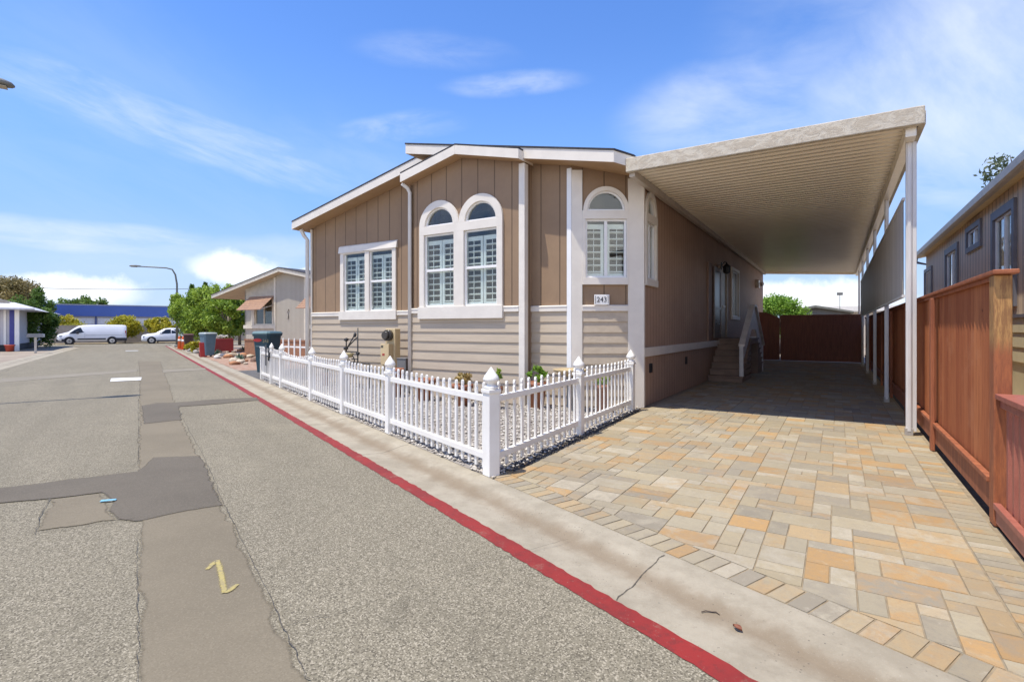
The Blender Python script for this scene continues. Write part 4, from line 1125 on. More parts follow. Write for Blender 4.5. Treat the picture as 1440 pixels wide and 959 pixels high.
tree('broadleaf_tree', 'grey-green tree top showing above the neighbour roof on the right', *at(1428, 27), 10.5, (1.7, 1.6, 1.3), 9.6, 620, 0.14, LS_, 80, clumps=30)
tree('green_bush', 'big lime green bush behind the arched side gate', *at(1099, 30), 3.3, (1.7, 1.6, 1.25), 2.15, 8500, 0.085, LL_, 81, 'bush', None, 0.1, 4, 20)
tree('low_shrub', 'low yellow-green shrub beside the blue-grey bin on the curb', *at(272, 33.5), 1.0, (0.52, 0.5, 0.4), 0.45, 1100, 0.08, LY, 82, 'shrub', None, 0.03, 4, 12)

# ------------------------------------------------------------------ things in the front garden
M['terra'] = mat('terracotta', (0.30, 0.12, 0.06), 0.75, (0.22, 0.085, 0.045), 6)
def pot(label, x, y, r, h, kind, seed, group='potted plants along the house'):
    t = thing('potted_plant', label, 'plant', (x, y, 0), 0, group); rn = np.random.default_rng(seed)
    p = MB(); p.lathe([(r*0.62, 0), (r*0.9, h*0.82), (r, h*0.82), (r, h), (r*0.86, h), (r*0.8, h*0.9), (0, h*0.9)], seg=16); p.build('pot', M['terra'], t)
    if kind:
        c = MB(); rr = []; leaves(c, rr, (0, 0, h+kind[0]*0.5), (r*kind[1], r*kind[1], kind[0]*0.62), kind[2], 0.045, rn, 9)
        c.build('foliage', kind[3], t, attr={'rnd': rr}, recalc=False)
    return t
LDRY = leaf_mat('dry_leaves', (0.26, 0.20, 0.06), (0.50, 0.36, 0.14), 0.2)
def atg(u, v): return G(u, v)
x, y = H(-1.62, -1.15); pot('brown clay pot of bright yellow-green leaves in front of the set-back wall panel', x, y, 0.19, 0.50, (0.30, 1.0, 420, LL_), 1)
x, y = H(-3.0, -1.62); pot('clay pot of dry straw-coloured growth under the twin arched window', x, y, 0.21, 0.42, (0.20, 1.0, 380, LDRY), 2)
x, y = H(-2.25, -1.6); pot('small clay pot with thin dark green sprigs near the fence corner', x, y, 0.14, 0.42, (0.36, 0.8, 130, LG), 3)
x, y = H(-4.05, -1.5); pot('low reddish clay pot with nothing growing above its rim, beneath the arched window', x, y, 0.22, 0.46, None, 4)
x, y = H(-5.05, -1.35); pot('tall red clay pot standing by the white corner downspout', x, y, 0.2, 0.62, None, 5)
x, y = H(-8.1, -0.75); pot('small clay pot with a rounded grey-green plant under the left window', x, y, 0.13, 0.35, (0.26, 0.9, 200, LS_), 6)
x, y = H(-0.95, -1.15)
bb = thing('bird_bath', 'shallow tan bird bath bowl on a pedestal by the corner window', 'bird bath', (x, y, 0)); p = MB()
p.lathe([(0.05, 0.62), (0.28, 0.72), (0.31, 0.76), (0.29, 0.76), (0.05, 0.68), (0, 0.68)], seg=24); p.build('bowl', mat('bird_bath_stone', (0.45, 0.35, 0.2), 0.8), bb)
p = MB(); p.lathe([(0.14, 0), (0.13, 0.05), (0.06, 0.12), (0.05, 0.5), (0.08, 0.63)], seg=16); p.build('pedestal', mat('bird_bath_foot', (0.3, 0.27, 0.22), 0.85), bb)
x, y = H(-0.42, -0.95); pot('small pot of low green leaves against the angled corner wall', x, y, 0.13, 0.5, (0.16, 1.1, 200, LG), 8)
# meter pedestal
x, y = H(-5.95, -0.62)
mt = thing('utility_pedestal', 'tan electric meter pedestal standing in the gravel by the left window', 'meter', (x, y, 0), TH)
M['util'] = mat('utility_paint', (0.60, 0.47, 0.27), 0.55, (0.54, 0.42, 0.24), 3)
p = MB(); p.box(-0.16, 0.16, 0.02, 0.2, 0.02, 1.48); p.build('cabinet', M['util'], mt, bevel=0.012)
p = MB(); p.box(-0.17, 0.10, -0.13, 0.018, 0.62, 1.12); p.build('breaker_box', M['util'], mt, bevel=0.01)
p = MB(); p.box(-0.10, 0.12, -0.09, 0.018, 0.25, 0.60); p.build('lower_box', mat('utility_shade', (0.42, 0.34, 0.22), 0.6), mt, bevel=0.01)
p = MB(); p.tube([(-0.02, 0.019, 1.32), (-0.02, -0.09, 1.32)], 0.13, 16); p.tube([(-0.02, -0.09, 1.32), (-0.02, -0.16, 1.32)], [0.105, 0.09], 16); p.build('meter', mat('meter_glass', (0.06, 0.055, 0.05), 0.15), mt)
p = MB(); p.box(-0.11, -0.03, -0.134, -0.131, 0.84, 0.89); p.build('sticker', mat('red_sticker', (0.4, 0.06, 0.04), 0.6), mt)
p = MB(); p.box(-0.15, -0.08, -0.134, -0.131, 1.03, 1.08); p.build('name_plate', mat('dark_plate', (0.08, 0.08, 0.06), 0.6), mt)
p = MB(); p.tube([(-0.15, -0.05, 0.62), (-0.21, -0.07, 0.5), (-0.22, -0.1, 0.3), (-0.15, -0.12, 0.05)], 0.02); p.build('hose', mat('yellow_hose', (0.5, 0.42, 0.18), 0.6), mt)
x, y = H(-5.35, -0.75)
p = MB(); p.box(-0.14, 0.14, -0.1, 0.1, 0.0, 0.78); p.box(-0.15, 0.15, -0.11, 0.11, 0.781, 0.81)
tag(p.build('grey_cabinet', mat('grey_cabinet_paint', (0.17, 0.165, 0.16), 0.6), None, (x, y, 0), TH, bevel=0.01), 'low dark grey cabinet between the meter pedestal and the tall clay pot', 'cabinet')
# wrought-iron plant stand
x, y = H(-7.2, -0.7)
st = thing('plant_stand', 'black wrought-iron bicycle plant stand with a small basket in the gravel', 'plant stand', (x, y, 0), TH)
p = MB()
def ring(c, r, w=0.014, n=20): p.tube([(c[0]+r*math.cos(2*PI*k/n), c[1], c[2]+r*math.sin(2*PI*k/n)) for k in range(n+1)], w, 6, False)
ring((0.08, 0, 0.48), 0.17); ring((-0.06, 0.05, 0.68), 0.12); ring((0.08, 0, 0.48), 0.07)
for a, b in (((0.24, 0, 0.3), (0.24, 0, 1.5)), ((0.24, 0, 1.28), (-0.22, 0, 0.95)), ((0.15, 0, 1.35), (-0.16, 0, 0.98)), ((-0.25, 0, 0.9), (0.25, 0, 0.9)), ((-0.18, 0, 0.9), (-0.18, 0, 1.2)), ((0.24, 0, 0.72), (0.02, 0, 0.72)), ((0.02, 0, 0.0), (0.08, 0, 0.48)), ((0.3, 0, 0), (0.24, 0, 0.5)), ((-0.12, 0, 0), (-0.06, 0, 0.7)), ((0.38, 0, 0.62), (0.66, 0, 0.62)), ((0.66, 0, 0.62), (0.66, 0, 0.0)), ((0.38, 0, 0.62), (0.38, 0, 0)), ((0.38, 0, 0.42), (0.66, 0, 0.42))):
    p.tube([a, b], 0.016, 6)
p.build('iron_frame', M['dark'], st)
p = MB(); p.lathe([(0.1, 0), (0.16, 0.1), (0.14, 0.1), (0.09, 0.01), (0, 0.01)], (-0.12, 0, 0.76)); p.build('basket', mat('basket_straw', (0.45, 0.38, 0.2), 0.8), st)
for k, (z, xx) in enumerate(((1.2, -0.18), (1.32, 0.14), (0.98, -0.2), (0.86, 0.24))):
    p = MB(); p.rock((xx, 0, z), 0.06, k, 1.0); p.build('ornament', M['dark'], st)

# ------------------------------------------------------------------ wheelie bins
def bin_(name, label, x, y, w, h, m, lidm, rz, extra=None):
    z = gz(x, y); t = thing(name, label, 'bin', (x, y, z), rz, 'wheeled bins by the curb'); b = MB()
    rr = lambda s, zz, d: [(sx*s*w/2*0.98, sy*s*d/2, zz) for sx, sy in ((-1, -0.8), (-0.8, -1), (0.8, -1), (1, -0.8), (1, 0.8), (0.8, 1), (-0.8, 1), (-1, 0.8))]
    D = w*1.1
    b.loft([rr(0.70, 0.08, D), rr(0.72, 0.12, D), rr(0.97, h*0.88, D), rr(1.05, h*0.885, D), rr(1.05, h*0.93, D)], smooth=False); b.build('body', m, t)
    l = MB(); l.loft([rr(1.08, h*0.932, D*1.02), rr(1.08, h*0.955, D*1.02), rr(0.95, h*0.99, D), rr(0.6, h, D)], smooth=False); l.build('lid', lidm, t)
    for sx in (-1, 1):
        wl = MB(); wl.tube([(sx*w*0.36, D*0.42, 0.12), (sx*w*0.46, D*0.42, 0.12)], 0.12, 14); wl.build('wheel', M['black'], t)
    hd = MB(); hd.tube([(-w*0.35, D*0.5, h*0.9), (-w*0.35, D*0.62, h*0.92), (w*0.35, D*0.62, h*0.92), (w*0.35, D*0.5, h*0.9)], 0.022); hd.build('handle', m, t)
    return t, D
M['binteal'] = mat('dark_teal_plastic', (0.018, 0.06, 0.085), 0.4, (0.014, 0.05, 0.072), 3)
M['binblue'] = mat('blue_grey_plastic', (0.10, 0.18, 0.24), 0.45, (0.085, 0.155, 0.205), 3)
M['lidteal'] = mat('lid_teal', (0.12, 0.20, 0.21), 0.4)
x, y = at(376, 17.0)
b1, D1 = bin_('wheeled_bin', 'dark teal bin with a red oval badge and painted 243 behind the fence gate', x, y, 0.64, 1.41, M['binteal'], M['lidteal'], TH+0.35)
fz = lambda z: -(0.72+0.25*(z-0.12)/(1.40*0.88-0.12))*D1/2-0.006
ov = MB(); n = 20; rg = []
for dd in (0.0, -0.008): rg.append([(-0.10+0.15*math.cos(2*PI*k/n), fz(1.12+0.055*math.sin(2*PI*k/n))+dd, 1.12+0.055*math.sin(2*PI*k/n)) for k in range(n)])
ov.loft(rg, smooth=False); ov.build('badge', mat('red_badge', (0.45, 0.03, 0.03), 0.5), b1)
text_mesh('number', '243', 0.15, mat('number_paint', (0.30, 0.27, 0.17), 0.7), b1, lambda a, z, d: (0.19+a, fz(1.09+z)-d-0.001, 1.09+z))
lt = MB(); lt.box(-0.17, 0.02, fz(0.92)-0.006, fz(0.92)+0.0, 0.915, 0.93); lt.build('embossed_line', mat('pale_emboss', (0.2, 0.28, 0.3), 0.6), b1)
x, y = at(292.5, 28.4); bin_('wheeled_bin', 'blue-grey bin with pale lid standing on the curb by the red planter', x, y, 0.66, 1.33, M['binblue'], mat('pale_lid', (0.35, 0.40, 0.40), 0.45), TS+0.3)
x, y = at(265, 37.5); bin_('wheeled_bin', 'dark brown bin between the white car and the yellow-green shrub', x, y, 0.62, 1.2, mat('brown_plastic', (0.05, 0.025, 0.022), 0.5), mat('maroon_lid', (0.13, 0.05, 0.05), 0.5), TS)
x, y = at(286.0, 28.2); p = MB()
p.loft([[(sx*w, sy*w, z) for sx, sy in ((-1, -1), (1, -1), (1, 1), (-1, 1))] for w, z in ((0.16, 0), (0.19, 0.72), (0.2, 0.72), (0.2, 0.78))], smooth=False)
tag(p.build('red_box', mat('red_plastic', (0.40, 0.025, 0.025), 0.45), None, (x, y, gz(x, y)), TS, bevel=0.01), 'upright red box leaning against the left side of the blue-grey bin', 'box')
x, y = at(309, 31); rp_ = thing('flower_planter', 'long red planter box of white flowers beside the pale tree trunk', 'planter', (x, y, gz(x, y)), TS)
p = MB(); p.box(-0.7, 0.7, -0.25, 0.25, 0.2, 0.95); p.box(-0.6, -0.5, -0.2, 0.2, 0, 0.2); p.box(0.5, 0.6, -0.2, 0.2, 0, 0.2); p.build('box', mat('red_planter_paint', (0.30, 0.03, 0.03), 0.55), rp_, bevel=0.01)
rn = np.random.default_rng(9); c = MB(); rr = []; leaves(c, rr, (0, 0, 1.05), (0.65, 0.22, 0.14), 240, 0.05, rn, 10); c.build('flowers', leaf_mat('white_petals', (0.55, 0.6, 0.5), (0.8, 0.8, 0.75)), rp_, attr={'rnd': rr}, recalc=False)
for i, (u, v, w) in enumerate([(252.5, 487.2, 'left'), (257.8, 488.3, 'right')]):
    x, y = G(u, v); x, y = G(u, v+0.6); t = thing('traffic_cone', f'orange post cone with white band by the curb, {w} one of the two', 'cone', (x, y, gz(x, y)), 0, 'orange cones at the corner of the curb')
    p = MB(); p.lathe([(0.15, 0.03), (0.09, 0.9), (0.06, 0.98), (0, 1.0)], seg=12); p.build('cone', mat('cone_orange', (0.75, 0.14, 0.03), 0.5), t)
    p = MB(); p.box(-0.22, 0.22, -0.22, 0.22, 0, 0.035); p.build('foot', mat('cone_foot', (0.4, 0.08, 0.03), 0.7), t, bevel=0.01)
    p = MB(); p.lathe([(0.128, 0.6), (0.117, 0.75)], seg=12); p.build('band', M['white'], t)

# rock garden in front of the awning house
rg_pts = [G(225, 486), S(20.8, 2.9), S(20.8, 8), S(34, 9), S(46, 6), S(46, 2.9)][1:]
o = patch('rock_garden_soil', mat('red_bark_soil', (0.30, 0.15, 0.09), 0.95, (0.36, 0.27, 0.2), 5, bump=0.4, bscale=25), rg_pts, -0.004, 0.05, 0.5)
RC = {'pale sandstone': (0.55, 0.46, 0.34), 'orange': (0.45, 0.21, 0.10), 'white': (0.66, 0.62, 0.56), 'teal': (0.10, 0.19, 0.17), 'brown': (0.27, 0.17, 0.12), 'grey': (0.34, 0.32, 0.29)}
RM = {k: mat(k.split()[-1]+'_rock', v, 0.85, tuple(q*0.6 for q in v), 5, bump=0.4, bscale=12) for k, v in RC.items()}
rnd = random.Random(21); names = list(RC)
for i in range(46):
    u = rnd.uniform(296, 368); v = rnd.uniform(491, 512); x, y = G(u, v)
    t_, n_ = toS(x, y)
    if n_ < 3.15 or t_ < 21.2: continue
    k = rnd.choice(names) if i % 3 else 'pale sandstone'; r = rnd.uniform(0.12, 0.27)
    m_ = MB(); m_.rock((0, 0, r*0.3), r, i, 0.65, 2)
    tag(m_.build('garden_rock', RM[k], None, (x, y, gz(x, y)-0.01)), f'{k} coloured rock in the rock garden before the awning house', 'rock', 'rocks of the rock garden')
for i, (u, v) in enumerate([(268, 492), (276, 494.5), (262, 488.6)]):
    x, y = G(u, v); m_ = MB(); r = 0.24
    m_.rock((0, 0, r*0.3), r, 90+i, 0.65, 2); tag(m_.build('garden_rock', RM['grey'], None, (x, y, gz(x, y)-0.01)), 'grey boulder on the curb edge near the yellow-green shrub', 'rock', 'boulders by the shrub')
for i, (u, v, w) in enumerate([(305, 497, 'teal-green succulent at the left end of the rock garden'), (343, 492, 'spiky grey-green plant next to the brick skirt of the awning house'), (337, 506, 'low blue-green succulent among the nearest rocks')]):
    x, y = G(u, v); t = thing('succulent', w, 'plant', (x, y, gz(x, y))); rn = np.random.default_rng(30+i); c = MB(); rr = []
    for k in range(60):
        a = rn.uniform(0, 2*PI); e = rn.uniform(0.2, 1.4); L = rn.uniform(0.25, 0.45); d_ = np.array((math.cos(a)*math.cos(e), math.sin(a)*math.cos(e), math.sin(e))); b_ = np.array((-math.sin(a), math.cos(a), 0))*0.04
        i4 = [c.vert(tuple(q)) for q in (np.zeros(3), d_*L*0.5+b_, d_*L, d_*L*0.5-b_)]; c.face(i4); rr.append(float(rn.uniform(0, 1)))
    c.build('leaves', LS_ if i == 1 else leaf_mat('teal_leaves', (0.06, 0.13, 0.10), (0.16, 0.24, 0.18)), t, attr={'rnd': rr}, recalc=False)

# ------------------------------------------------------------------ vehicles
M['vanwhite'] = mat('vehicle_white', (0.74, 0.75, 0.79), 0.22, (0.72, 0.73, 0.77), 1.0)
M['clad'] = mat('dark_cladding', (0.035, 0.035, 0.042), 0.6)
M['carglass'] = mat('car_glass', (0.015, 0.02, 0.026), 0.06)
M['rim'] = mat('wheel_rim', (0.45, 0.45, 0.46), 0.35, metal=0.6)
def ring_sec(x, zb, zl, zr, wb, wr):
    h = [(wb-0.10, zb), (wb-0.01, zb+0.10), (wb, (zb+zl)/2), (wb-0.01, zl), (wr, zr-0.10), (wr-0.06, zr-0.03), (wr-0.18, zr)]
    return [(x, y, z) for y, z in h]+[(x, -y, z) for y, z in reversed(h)]
def wheel(parent, x, y, r, w=0.2):
    t = MB(); t.tube([(x, y-w/2, r), (x, y+w/2, r)], r, 22); o = t.build('wheel', M['black'], parent)
    s = -1 if y < 0 else 1
    q = MB(); q.tube([(x, y+s*(w/2+0.001), r), (x, y+s*(w/2+0.02), r)], [r*0.66, r*0.6], 18)
    q.build('rim', M['rim'], o)
    k = MB(); k.tube([(x, y+s*(w/2+0.021), r), (x, y+s*(w/2+0.028), r)], r*0.16, 10); k.build('hub', M['clad'], o)
def side_pane(parent, name, pts, yf, m, s=-1):
    mb = MB(); a = [mb.vert((x, s*(yf(z)+0.006), z)) for x, z in pts]; b = [mb.vert((x, s*(yf(z)-0.02), z)) for x, z in pts]
    n = len(pts); mb.face(a); mb.face(list(reversed(b)))
    for i in range(n): mb.face((a[i], a[(i+1) % n], b[(i+1) % n], b[i]))
    return mb.build(name, m, parent)
x, y = S(74.2, -7.1)
van = thing('parked_van', 'white long cargo van parked along the far wall', 'van', (x, y, gz(x, y)-0.04), TS)
b = MB()
b.loft([ring_sec(*q) for q in ((0.0, 0.42, 0.72, 0.95, 0.80, 0.66), (0.12, 0.36, 0.82, 1.10, 0.93, 0.78), (0.5, 0.34, 0.98, 1.22, 1.0, 0.82), (0.95, 0.34, 1.1, 1.36, 1.02, 0.82),
        (1.35, 0.34, 1.16, 1.72, 1.03, 0.80), (1.75, 0.34, 1.18, 2.0, 1.03, 0.82), (2.2, 0.34, 1.2, 2.1, 1.03, 0.86), (3.5, 0.34, 1.2, 2.15, 1.03, 0.88), (5.6, 0.36, 1.2, 2.13, 1.03, 0.88), (5.9, 0.42, 1.2, 2.08, 1.01, 0.86), (5.98, 0.5, 1.15, 1.95, 0.97, 0.82))])
b.build('body', M['vanwhite'], van)
vy = lambda z: 1.025 if z < 1.2 else 1.02-(z-1.2)*0.17
side_pane(van, 'front_window', [(1.0, 1.18), (1.4, 1.16), (2.28, 1.32), (2.28, 1.86), (1.86, 1.82), (1.45, 1.58)], lambda z: 1.035 if z < 1.16 else 1.035-(z-1.16)*0.26, M['carglass'])
c = MB(); c.box(1.72, 4.15, -1.055, -1.02, 0.50, 0.66); c.box(4.95, 5.6, -1.055, -1.02, 0.36, 0.68); c.box(5.6, 6.0, -1.04, 1.04, 0.36, 0.68); c.box(-0.05, 0.5, -0.9, 0.9, 0.3, 0.56); c.box(0.4, 0.78, -1.04, -0.99, 0.32, 0.60); c.build('cladding', M['clad'], van, bevel=0.02)
for xx in (1.05, 4.7):
    a = MB(); a.tube([(xx, -1.04, 0.40), (xx, -0.9, 0.40)], 0.46, 22); a.build('wheel_arch', M['clad'], van)
    for yy in (-0.95, 0.92): wheel(van, xx, yy, 0.37, 0.24)
a = MB(); a.box(0.2, 0.55, -0.985, -0.93, 0.86, 1.0); a.build('headlight', mat('headlight_lens', (0.4, 0.42, 0.45), 0.1), van, bevel=0.03)
a = MB(); a.box(5.86, 5.96, -1.0, -0.95, 0.8, 1.5); a.build('tail_light', mat('tail_lens', (0.35, 0.03, 0.03), 0.2), van, bevel=0.01)
a = MB(); a.box(1.62, 1.85, -1.28, -1.08, 1.15, 1.45); a.build('mirror', M['clad'], van, bevel=0.03)
a = MB(); a.box(2.33, 2.345, -1.036, -1.026, 0.7, 1.2); a.box(2.4, 5.6, -1.036, -1.024, 1.0, 1.03); a.build('door_seam', mat('seam', (0.3, 0.3, 0.33), 0.5), van)
x, y = S(72.6, 0.25)
suv = thing('parked_car', 'white sport utility car parked with its nose toward the van', 'car', (x, y, gz(x, y)-0.04), TS)
b = MB()
b.loft([ring_sec(*q) for q in ((0.0, 0.34, 0.6, 0.82, 0.72, 0.6), (0.15, 0.28, 0.78, 1.0, 0.88, 0.74), (0.6, 0.27, 0.92, 1.1, 0.94, 0.78), (1.35, 0.27, 1.0, 1.2, 0.96, 0.8), (1.8, 0.27, 1.03, 1.5, 0.96, 0.72), (2.2, 0.27, 1.05, 1.72, 0.96, 0.72), (2.8, 0.27, 1.06, 1.78, 0.96, 0.74), (3.9, 0.27, 1.08, 1.74, 0.96, 0.72), (4.35, 0.3, 1.08, 1.62, 0.95, 0.68), (4.68, 0.36, 1.05, 1.3, 0.92, 0.72), (4.8, 0.42, 0.9, 1.1, 0.86, 0.68))])
b.build('body', M['vanwhite'], suv)
sy = lambda z: 0.965-(z-1.03)*0.36
for pts in ([(1.72, 1.12), (2.78, 1.15), (2.78, 1.64), (2.3, 1.62)], [(2.84, 1.15), (3.65, 1.17), (3.6, 1.62), (2.84, 1.64)], [(3.7, 1.18), (4.3, 1.26), (4.0, 1.58), (3.66, 1.61)]): side_pane(suv, 'side_window', pts, sy, M['carglass'])
c = MB(); c.box(1.45, 3.4, -0.985, -0.95, 0.27, 0.40); c.build('sill_cladding', M['clad'], suv, bevel=0.02)
for xx in (0.95, 3.85):
    a = MB(); a.tube([(xx, -0.97, 0.38), (xx, -0.85, 0.38)], 0.44, 22); a.build('wheel_arch', M['clad'], suv)
    for yy in (-0.87, 0.87): wheel(suv, xx, yy, 0.37, 0.22)
a = MB(); a.box(0.12, 0.45, -0.9, -0.8, 0.76, 0.88); a.build('headlight', mat('car_headlight', (0.3, 0.32, 0.35), 0.1), suv, bevel=0.03)
a = MB(); a.box(1.72, 1.92, -1.16, -0.97, 1.12, 1.28); a.build('mirror', M['vanwhite'], suv, bevel=0.03)
a = MB(); a.box(0.02, 0.2, -0.6, 0.6, 0.4, 0.62); a.build('grille', M['clad'], suv)
# ------------------------------------------------------------------ far wall, blue building, wire, lamps
def smesh(name, m, t, n, boxes, label, cat, bevel=0):
    mb = MB()
    for q in boxes: mb.box(*q)
    x, y = S(t, n); return tag(mb.build(name, m, None, (x, y, -0.0045*(t-15)), TS, bevel=bevel), label, cat)
smesh('masonry_wall', mat('wall_block', (0.30, 0.275, 0.25), 0.9, (0.25, 0.23, 0.21), 2), 79.0, 0, [(-22, 30, 0, 0.2, 0, 2.0), (-22, 30, -0.03, 0.23, 2.001, 2.08)], 'long grey block wall behind the parked van and car', 'wall')
strip('verge', mat('straw_verge', (0.50, 0.40, 0.22), 0.95, (0.36, 0.28, 0.17), 1.5), 75.6, 79, -60, 30, 0.0)
x, y = S(96, 0)
bl = thing('blue_building', 'long low commercial building with a bright blue band above the far wall', 'building', (x, y, -0.3), TS)
mb = MB(); mb.box(-13, 14, 0, 20, 0, 4.6); mb.build('wall', mat('shop_wall', (0.42, 0.45, 0.52), 0.7), bl)
mb = MB(); mb.box(-13.0, 14.2, -0.6, -0.003, 3.45, 5.0); mb.build('blue_band', mat('blue_fascia', (0.045, 0.11, 0.40), 0.5, (0.04, 0.10, 0.36), 0.5), bl)
mb = MB(); mb.box(-13.0, 14.2, -0.65, 20, 5.001, 5.14); mb.build('roof_edge', mat('roof_edge_grey', (0.30, 0.33, 0.40), 0.6), bl)
for k in range(7):
    a = -12.2+3.7*k; mb = MB(); mb.box(a, a+3.3, -0.06, -0.004, 2.35, 3.2); mb.build('window', mat('shop_window', (0.55, 0.60, 0.70), 0.3) if k == 0 else bpy.data.materials['shop_window'], bl)
for k in range(8):
    a = -12.4+3.7*k; mb = MB(); mb.box(a-0.1, a+0.1, -0.12, -0.002, 0.0, 3.44); mb.build('pillar', M['pil'] if 'pil' in M else M.setdefault('pil', mat('pillar_blue', (0.06, 0.10, 0.28), 0.5)), bl)
x, y = S(92, -12.2)
wb = thing('white_building', 'small pale building with curved roof left of the blue band', 'building', (x, y, -0.3), TS)
mb = MB(); mb.box(-5, 2.0, 0, 3.9, 0, 3.6); mb.build('wall', mat('pale_block', (0.55, 0.57, 0.60), 0.7), wb)
mb = MB(); mb.prism([(-5.2, 3.61), (2.2, 3.61), (1.6, 4.1), (0.4, 4.5), (-1.2, 4.68), (-3, 4.6), (-5.2, 4.1)], -0.2, 3.9); mb.build('roof', mat('pale_roof', (0.62, 0.64, 0.68), 0.6), wb)
def lamp(label, t, n, dirn, arm, h, group='street lamps'):
    x, y = S(t, n); L = thing('street_lamp', label, 'street lamp', (x, y, gz(x, y)), TS, group)
    m = M.setdefault('lamp', mat('lamp_metal', (0.16, 0.16, 0.15), 0.55))
    p = MB(); p.tube([(0, 0, 0), (0, 0, h*0.5), (0, 0, h*0.80), (dirn*0.12, 0, h*0.92), (dirn*0.35, 0, h*0.985), (dirn*0.8, 0, h), (dirn*(arm-0.5), 0, h)], [0.11, 0.09, 0.075, 0.07, 0.06, 0.055, 0.045], 10); p.build('pole', m, L)
    p = MB(); p.lathe([(0.2, 0), (0.2, 0.12), (0.13, 0.18)], seg=12); p.build('foot', m, L)
    hd = MB(); a = arm
    rings = []
    for f, w, zt, zb in ((0.0, 0.04, 0.05, -0.03), (0.15, 0.10, 0.09, -0.05), (0.45, 0.17, 0.11, -0.06), (0.8, 0.16, 0.09, -0.06), (0.95, 0.10, 0.05, -0.05), (1.0, 0.03, 0.0, -0.03)):
        xx = dirn*(a-0.75+0.85*f); rings.append([(xx, w*math.cos(q), h+(zt if math.sin(q) > 0 else -zb)*math.sin(q)) for q in [2*PI*k/12 for k in range(12)]])
    hd.loft(rings); hd = hd.build('head', m, L)
    ln = MB(); ln.box(min(dirn*(a-0.45), dirn*(a-0.02)), max(dirn*(a-0.45), dirn*(a-0.02)), -0.11, 0.11, h-0.075, h-0.062); ln.build('lens', mat('lamp_lens', (0.35, 0.30, 0.2), 0.3), hd)
    return L
lamp('street lamp with curved arm rising behind the green street trees', 54.5, 2.75, -1, 3.3, 6.9)
lamp('street lamp whose head alone reaches into the sky at the left edge', 14.9, -5.25, 1, 3.05, 6.55)
w = MB(); a = Vector((*at(-150, 62), 7.0)); b_ = Vector((*at(300, 84), 7.9)); pts = []
for k in range(25):
    f = k/24; q = a.lerp(b_, f); q.z -= 0.5*4*f*(1-f); pts.append(q)
w.tube(pts, 0.035, 6); tag(w.build('power_line', M['dark']), 'thin dark overhead wire crossing the sky above the blue building', 'wire')

# ------------------------------------------------------------------ the white house on the left
x, y = S(51.5, -7.0)
wh = thing('white_house', 'white mobile home with blue corner trim and a low awning roof on the left', 'house', (x, y, gz(x, y)), TS)
M['whside'] = siding_mat('white_siding', (0.52, 0.52, 0.57), (0.48, 0.48, 0.53), 0.3, 0.015, 0.5)
wall('wall', M['whside'], wh, wallT((-9, 0), (1, 0)), rect(0, 8.6, 0.45, 3.0))
wall('wall', M['whside'], wh, wallT((-0.4, 0), (0, 1)), rect(0.12, 14, 0.45, 3.0))
mb = MB(); mb.box(-9, -0.45, 0.1, 13.9, 0.0, 0.44); mb.build('skirt', mat('dark_skirt', (0.05, 0.05, 0.055), 0.8), wh)
mb = MB(); mb.box(-0.55, -0.3, -0.04, 0.0, 0.3, 3.0); mb.build('blue_trim', mat('blue_trim_paint', (0.05, 0.06, 0.32), 0.5), wh)
mb = MB(); mb.box(-0.85, -0.72, -0.06, -0.002, 0.45, 3.0); mb.build('white_trim', M['white'], wh)
mb = MB(); mb.box(-0.22, 0.02, -0.45, -0.25, 0.0, 2.95); mb.build('awning_post', M['white'], wh)
mb = MB(); mb.hexa([(-9.4, -1.3, 2.95), (0.95, -1.3, 2.95), (0.95, 14.4, 2.95), (-9.4, 14.4, 2.95)], [(-9.4, -1.3, 3.07), (0.95, -1.3, 3.07), (-0.3, 0.2, 3.5), (-9.4, 0.2, 3.5)]); mb.build('awning', mat('awning_white', (0.60, 0.60, 0.63), 0.5), wh)
mb = MB(); lo = [(-9.4, -0.05, 3.45), (-0.5, -0.05, 3.45), (-0.5, 14, 3.45), (-9.4, 14, 3.45)]
mb.hexa(lo, [(-9.4, 0.5, 4.25), (-1.9, 0.5, 4.25), (-4.5, 12, 4.7), (-9.4, 12, 4.7)]); mb.build('roof', mat('grey_shingle', (0.20, 0.185, 0.165), 0.9, (0.14, 0.13, 0.12), 3), wh)
for k in range(3):
    x, y = S(50.3, -8.3-0.95*k); t = thing('flower_pot', ('white', 'pale', 'white')[k]+f' plant pot by the skirt of the white house, {("nearest the corner post", "between its two neighbours", "farthest from the corner post")[k]}', 'pot', (x, y, gz(x, y)), 0, 'pots along the white house')
    p = MB(); p.lathe([(0.17, 0), (0.24, 0.42), (0.27, 0.42), (0.27, 0.5), (0.2, 0.5), (0, 0.46)]); p.build('pot', M['white'] if k != 1 else M['trim'], t)
x, y = S(50.2, -7.35); p = MB(); p.lathe([(0.2, 0), (0.27, 0.4), (0.3, 0.4), (0.3, 0.48), (0, 0.45)]); tag(p.build('red_pot', mat('red_glaze', (0.45, 0.08, 0.06), 0.5), None, (x, y, gz(x, y))), 'red flower pot at the foot of the awning post', 'pot')
x, y = G(50, 493.5); mbx = thing('mailbox', 'grey mailbox on a pale post beside the street on the left', 'mailbox', (x, y, gz(x, y)), TS)
p = MB(); p.box(-0.06, 0.06, -0.06, 0.06, 0, 1.02); p.build('post', mat('mail_post', (0.5, 0.46, 0.4), 0.7), mbx, bevel=0.005)
p = MB(); p.prism([(-0.42, 1.021), (0.40, 1.021), (0.40, 1.18), (0.34, 1.26), (-0.36, 1.26), (-0.42, 1.18)], -0.14, 0.14); p.build('box', mat('mail_grey', (0.20, 0.21, 0.23), 0.4), mbx)
p = MB(); p.box(0.402, 0.43, -0.13, 0.13, 1.03, 1.24); p.build('door', mat('mail_pale', (0.55, 0.56, 0.58), 0.4), mbx)

